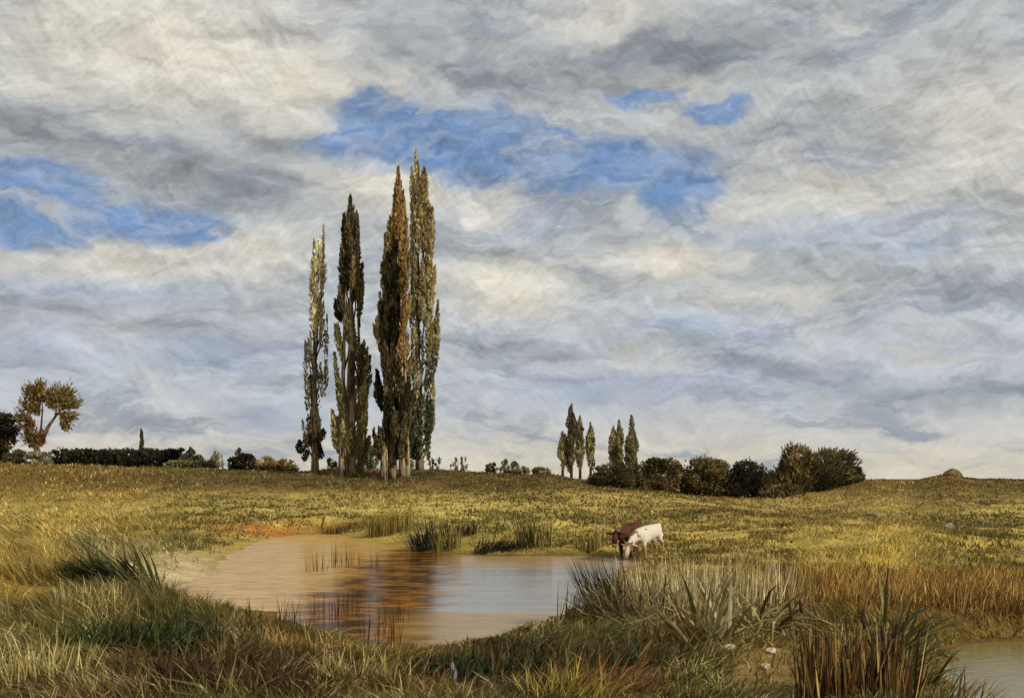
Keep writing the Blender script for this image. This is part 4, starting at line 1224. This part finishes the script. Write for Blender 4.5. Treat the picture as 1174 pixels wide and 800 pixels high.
def haystack():
    D = 99; g = at(1092, D); px = D / F
    root = empty('haystack', g, 'small brown haystack on the bare skyline at the right', 'haystack')
    rng = np.random.default_rng(61)
    prof = [(0.62, -.1), (.66, .12), (.60, .34), (.44, .52), (.24, .66), (.05, .74)]
    V, Fc = [], []; n = 18
    for r, z in prof:
        for k in range(n):
            th = 2 * math.pi * k / n; rr = r * 1.25 * (1 + rng.normal(0, .05))
            V.append((rr * math.cos(th), rr * math.sin(th), z * .95))
    for i in range(len(prof) - 1):
        for k in range(n): Fc.append((i * n + k, i * n + (k + 1) % n, (i + 1) * n + (k + 1) % n, (i + 1) * n + k))
    Fc.append(tuple(range((len(prof) - 1) * n, len(prof) * n)))
    mesh_obj('stack', V, Fc, plain_mat('old_hay', (96, 76, 46), (140, 114, 70), 7, .95, .6), root, None, True)
    m = 500; h = rng.random(m); th = rng.random(m) * 6.283
    r = np.interp(h, [0, .2, .45, .7, .9, 1], [.82, .84, .76, .56, .3, .06])
    P = np.stack([r * np.cos(th), r * np.sin(th), h * .72], -1)
    V, Fq, C = leaf_arrays(P, np.stack([np.cos(th) * .5, np.sin(th) * .5, -np.ones(m)], -1) + rng.normal(0, .3, (m, 3)), .22, .035, jitter(nlin((134, 108, 64)), rng, m, .25), rng)
    mesh_obj('loose_straw', V, Fq, M_GRASS, root, C)


haystack()


# ------------------------------------------------------------------ cattle
def skin_body(pts, edges, rad, rootv, sub=2):
    me = bpy.data.meshes.new('tmp_body')
    me.from_pydata(pts, edges, [])
    o = bpy.data.objects.new('tmp_body', me); COL.objects.link(o)
    md = o.modifiers.new('skin', 'SKIN'); md.use_smooth_shade = True
    md.branch_smoothing = .6
    for i, r in enumerate(rad):
        sv = me.skin_vertices[0].data[i]
        sv.radius = r if isinstance(r, tuple) else (r, r)
        sv.use_root = (i == rootv)
    ss = o.modifiers.new('sub', 'SUBSURF'); ss.levels = sub; ss.render_levels = sub
    bpy.context.view_layer.update()
    dg = bpy.context.evaluated_depsgraph_get()
    out = bpy.data.meshes.new_from_object(o.evaluated_get(dg))
    bpy.data.objects.remove(o); bpy.data.meshes.remove(me)
    return out


def hide_mat(name, c_main, c_patch, thr, scale, c_leg=None):
    m, t, b = new_mat(name)
    tc = t.n.new('ShaderNodeTexCoord').outputs['Object']
    f = t.noise(tc, scale, 2, .5, .3)
    c = t.mix(t.mr(f, thr, thr + .05), lin(c_main), lin(c_patch))
    if c_leg:
        s = t.sep(tc)
        k = t.math('ADD', s[2], t.math('MULTIPLY', t.math('SUBTRACT', f, .5), .5))
        c = t.mix(t.mr(k, .42, .62), lin(c_leg), c)
    f2 = t.noise(t.vmath('MULTIPLY', tc, (1, 1, .4)), 40, 3, .6)
    c = t.vmath('SCALE', c, None, t.mr(f2, .3, .7, .85, 1.12, False))
    t.l.new(c, b.inputs['Base Color'])
    b.inputs['Roughness'].default_value = .75; b.inputs['Specular IOR Level'].default_value = .2
    return m


M_HORN = plain_mat('horn', (196, 180, 140), (120, 100, 70), 14, .45, 0)
M_EYE = plain_mat('eye_dark', (14, 10, 8), (22, 16, 12), 8, .2, 0)
M_MUZZLE = plain_mat('muzzle', (150, 112, 92), (110, 76, 62), 20, .5, 0)
M_UDDER = plain_mat('udder_pink', (196, 150, 128), (176, 128, 108), 12, .6, 0)
M_HOOF = plain_mat('hoof', (52, 42, 34), (74, 60, 46), 14, .6, 0)


def cow(loc, heading, label, mat, head_down, earmat, tuftmat, scale=1.0):
    root = empty('cow', loc, label, 'cow', None, heading)
    root.scale = (scale,) * 3
    pts, ed, rd = [], [], []

    def add(p, r, par=None):
        pts.append(p); rd.append(r)
        if par is not None: ed.append((par, len(pts) - 1))
        return len(pts) - 1
    rump = add((-.72, 0, 1.06), (.30, .32))
    flank = add((-.30, 0, .98), (.37, .40), rump)
    belly = add((.05, 0, .95), (.40, .43), flank)
    chest = add((.45, 0, .97), (.34, .41), belly)
    with_ = add((.70, 0, 1.08), (.24, .32), chest)
    if head_down:
        n1 = add((.98, 0, .98), (.16, .24), with_); n2 = add((1.20, 0, .86), (.11, .15), n1)
        poll = add((1.34, 0, .74), (.155, .16), n2); face = add((1.52, 0, .54), (.115, .12), poll); muz = add((1.68, 0, .35), (.09, .09), face)
        fwd = Vector((.66, 0, -.75)).normalized(); hp = Vector((1.34, 0, .74))
    else:
        n1 = add((.96, 0, 1.14), (.17, .26), with_); n2 = add((1.16, 0, 1.22), (.14, .20), n1)
        poll = add((1.34, 0, 1.26), (.15, .16), n2); face = add((1.47, 0, 1.06), (.12, .12), poll); muz = add((1.56, 0, .88), (.095, .095), face)
        fwd = Vector((.5, 0, -.86)).normalized(); hp = Vector((1.34, 0, 1.26))
    for s in (-1, 1):
        a = add((.55, s * .17, .72), .13, chest); b = add((.56, s * .18, .44), .072, a); c = add((.53, s * .18, .16), .046, b); add((.56, s * .18, .05), .055, c)
        a = add((-.72, s * .18, .80), (.16, .19), rump); k = add((-.56, s * .20, .64), .12, a); b = add((-.82, s * .19, .43), .068, k); c = add((-.78, s * .19, .15), .047, b); add((-.75, s * .19, .05), .055, c)
    ta = add((-.98, 0, 1.22), .055, rump); tb = add((-1.06, .02, .85), .03, ta); add((-1.05, .04, .50), .022, tb)
    me = skin_body(pts, ed, rd, rump)
    me.name = 'body'; me.materials.clear(); me.materials.append(mat)
    me.polygons.foreach_set('use_smooth', np.ones(len(me.polygons), bool))
    body = bpy.data.objects.new('body', me); COL.objects.link(body); body.parent = root
    up = Vector((0, 1, 0)).cross(fwd); up = -up if up.dot(Vector((1, 0, .6))) < 0 and head_down else up
    if not head_down and up.z < 0: up = -up
    for s in (-1, 1):
        e = hp + Vector((0, s * .11, 0)) - fwd * .02 + up * .02
        bm = bmesh.new(); bmesh.ops.create_icosphere(bm, subdivisions=2, radius=1)
        for q in bm.verts:
            w = q.co.y * .5 + .5
            q.co = Vector((q.co.x * .09 * (1.2 - w), q.co.y * .15, q.co.z * .05 * (1.3 - w)))
            if s < 0: q.co.y *= 1
        em = bpy.data.meshes.new('ear'); bm.to_mesh(em); bm.free(); em.materials.append(earmat)
        eo = bpy.data.objects.new('ear', em); COL.objects.link(eo); eo.parent = root
        eo.location = e + Vector((0, s * .15, -.02)); eo.rotation_euler = (s * -.25, 0, 0 if s > 0 else math.pi)
        hb = hp + Vector((0, s * .07, 0)) - fwd * .08 + up * .06
        tv, tf = tube([hb, hb + Vector((0, s * .09, 0)) + up * .03, hb + Vector((0, s * .13, 0)) + up * .10 - fwd * .02, hb + Vector((0, s * .11, 0)) + up * .18 - fwd * .03], [.036, .03, .02, .006], 7)
        MB().add(tv, tf).build('horn', M_HORN, root)
        bm = bmesh.new(); bmesh.ops.create_uvsphere(bm, u_segments=10, v_segments=7, radius=.02)
        ym = bpy.data.meshes.new('eye'); bm.to_mesh(ym); bm.free(); ym.materials.append(M_EYE)
        yo = bpy.data.objects.new('eye', ym); COL.objects.link(yo); yo.parent = root
        yo.location = hp + fwd * .09 + Vector((0, s * .098, 0)) + up * .035
    for (x, y) in ((.56, -.18), (.56, .18), (-.75, -.19), (-.75, .19)):
        tv, tf = tube([(x + .02, y, 0), (x + .015, y, .05), (x, y, .10)], [.068, .062, .05], 9)
        MB().add(tv, tf).build('hoof', M_HOOF, root)
    mp = Vector(pts[muz])
    tv, tf = tube([mp - fwd * .02, mp + fwd * .04, mp + fwd * .085], [.098, .098, .066], 10)
    MB().add(tv, tf).build('muzzle', M_MUZZLE, root)
    V, Fc = [], []
    tv, tf = tube([(-.42, 0, .72), (-.44, 0, .60), (-.45, 0, .53)], [.15, .14, .07], 10)
    ub = MB().add(tv, tf)
    for sx in (-.06, .06):
        for sy in (-.05, .05):
            tv, tf = tube([(-.45 + sx, sy, .55), (-.45 + sx, sy, .47)], [.02, .014], 6); ub.add(tv, tf)
    ub.build('udder', M_UDDER, root)
    tv, tf = tube([(-1.05, .04, .54), (-1.055, .045, .44), (-1.05, .05, .30)], [.03, .05, .012], 7, .1)
    MB().add(tv, tf).build('tail_tuft', tuftmat, root)
    return root


M_WHITE = hide_mat('white_hide', (204, 192, 168), (140, 100, 68), .57, 2.4, (160, 124, 94))
M_BROWN = hide_mat('brown_hide', (84, 44, 26), (52, 30, 22), .52, 2.6, (40, 26, 20))
M_EARW = plain_mat('ear_tan', (176, 128, 92), (206, 176, 146), 14, .7, 0)


def stand(p, hd):
    """ground height and slope under a standing animal"""
    fx, fy = math.cos(hd), math.sin(hd)
    zf, zr = gz(p.x + fx * .56, p.y + fy * .56), gz(p.x - fx * .75, p.y - fy * .75)
    return Vector((p.x, p.y, zr + (zf - zr) * .75 / 1.31)), math.atan2(zr - zf, 1.31)


gw = gp(744, 634)
for p, hd, args in ((gw, math.atan2(-.78, -.62), ('white cow with a few tan patches, head lowered to drink at the pond', M_WHITE, True, M_EARW, M_WHITE, .90)),
                    (gw + Vector((-.50, 1.05, 0)), math.atan2(-.88, -.48), ('dark brown cow with raised head standing behind the white one', M_BROWN, False, M_BROWN, M_HOOF, .96))):
    q, pitch = stand(p, hd)
    c_ = cow(q, hd, *args)
    c_.rotation_euler = (0, pitch, hd)
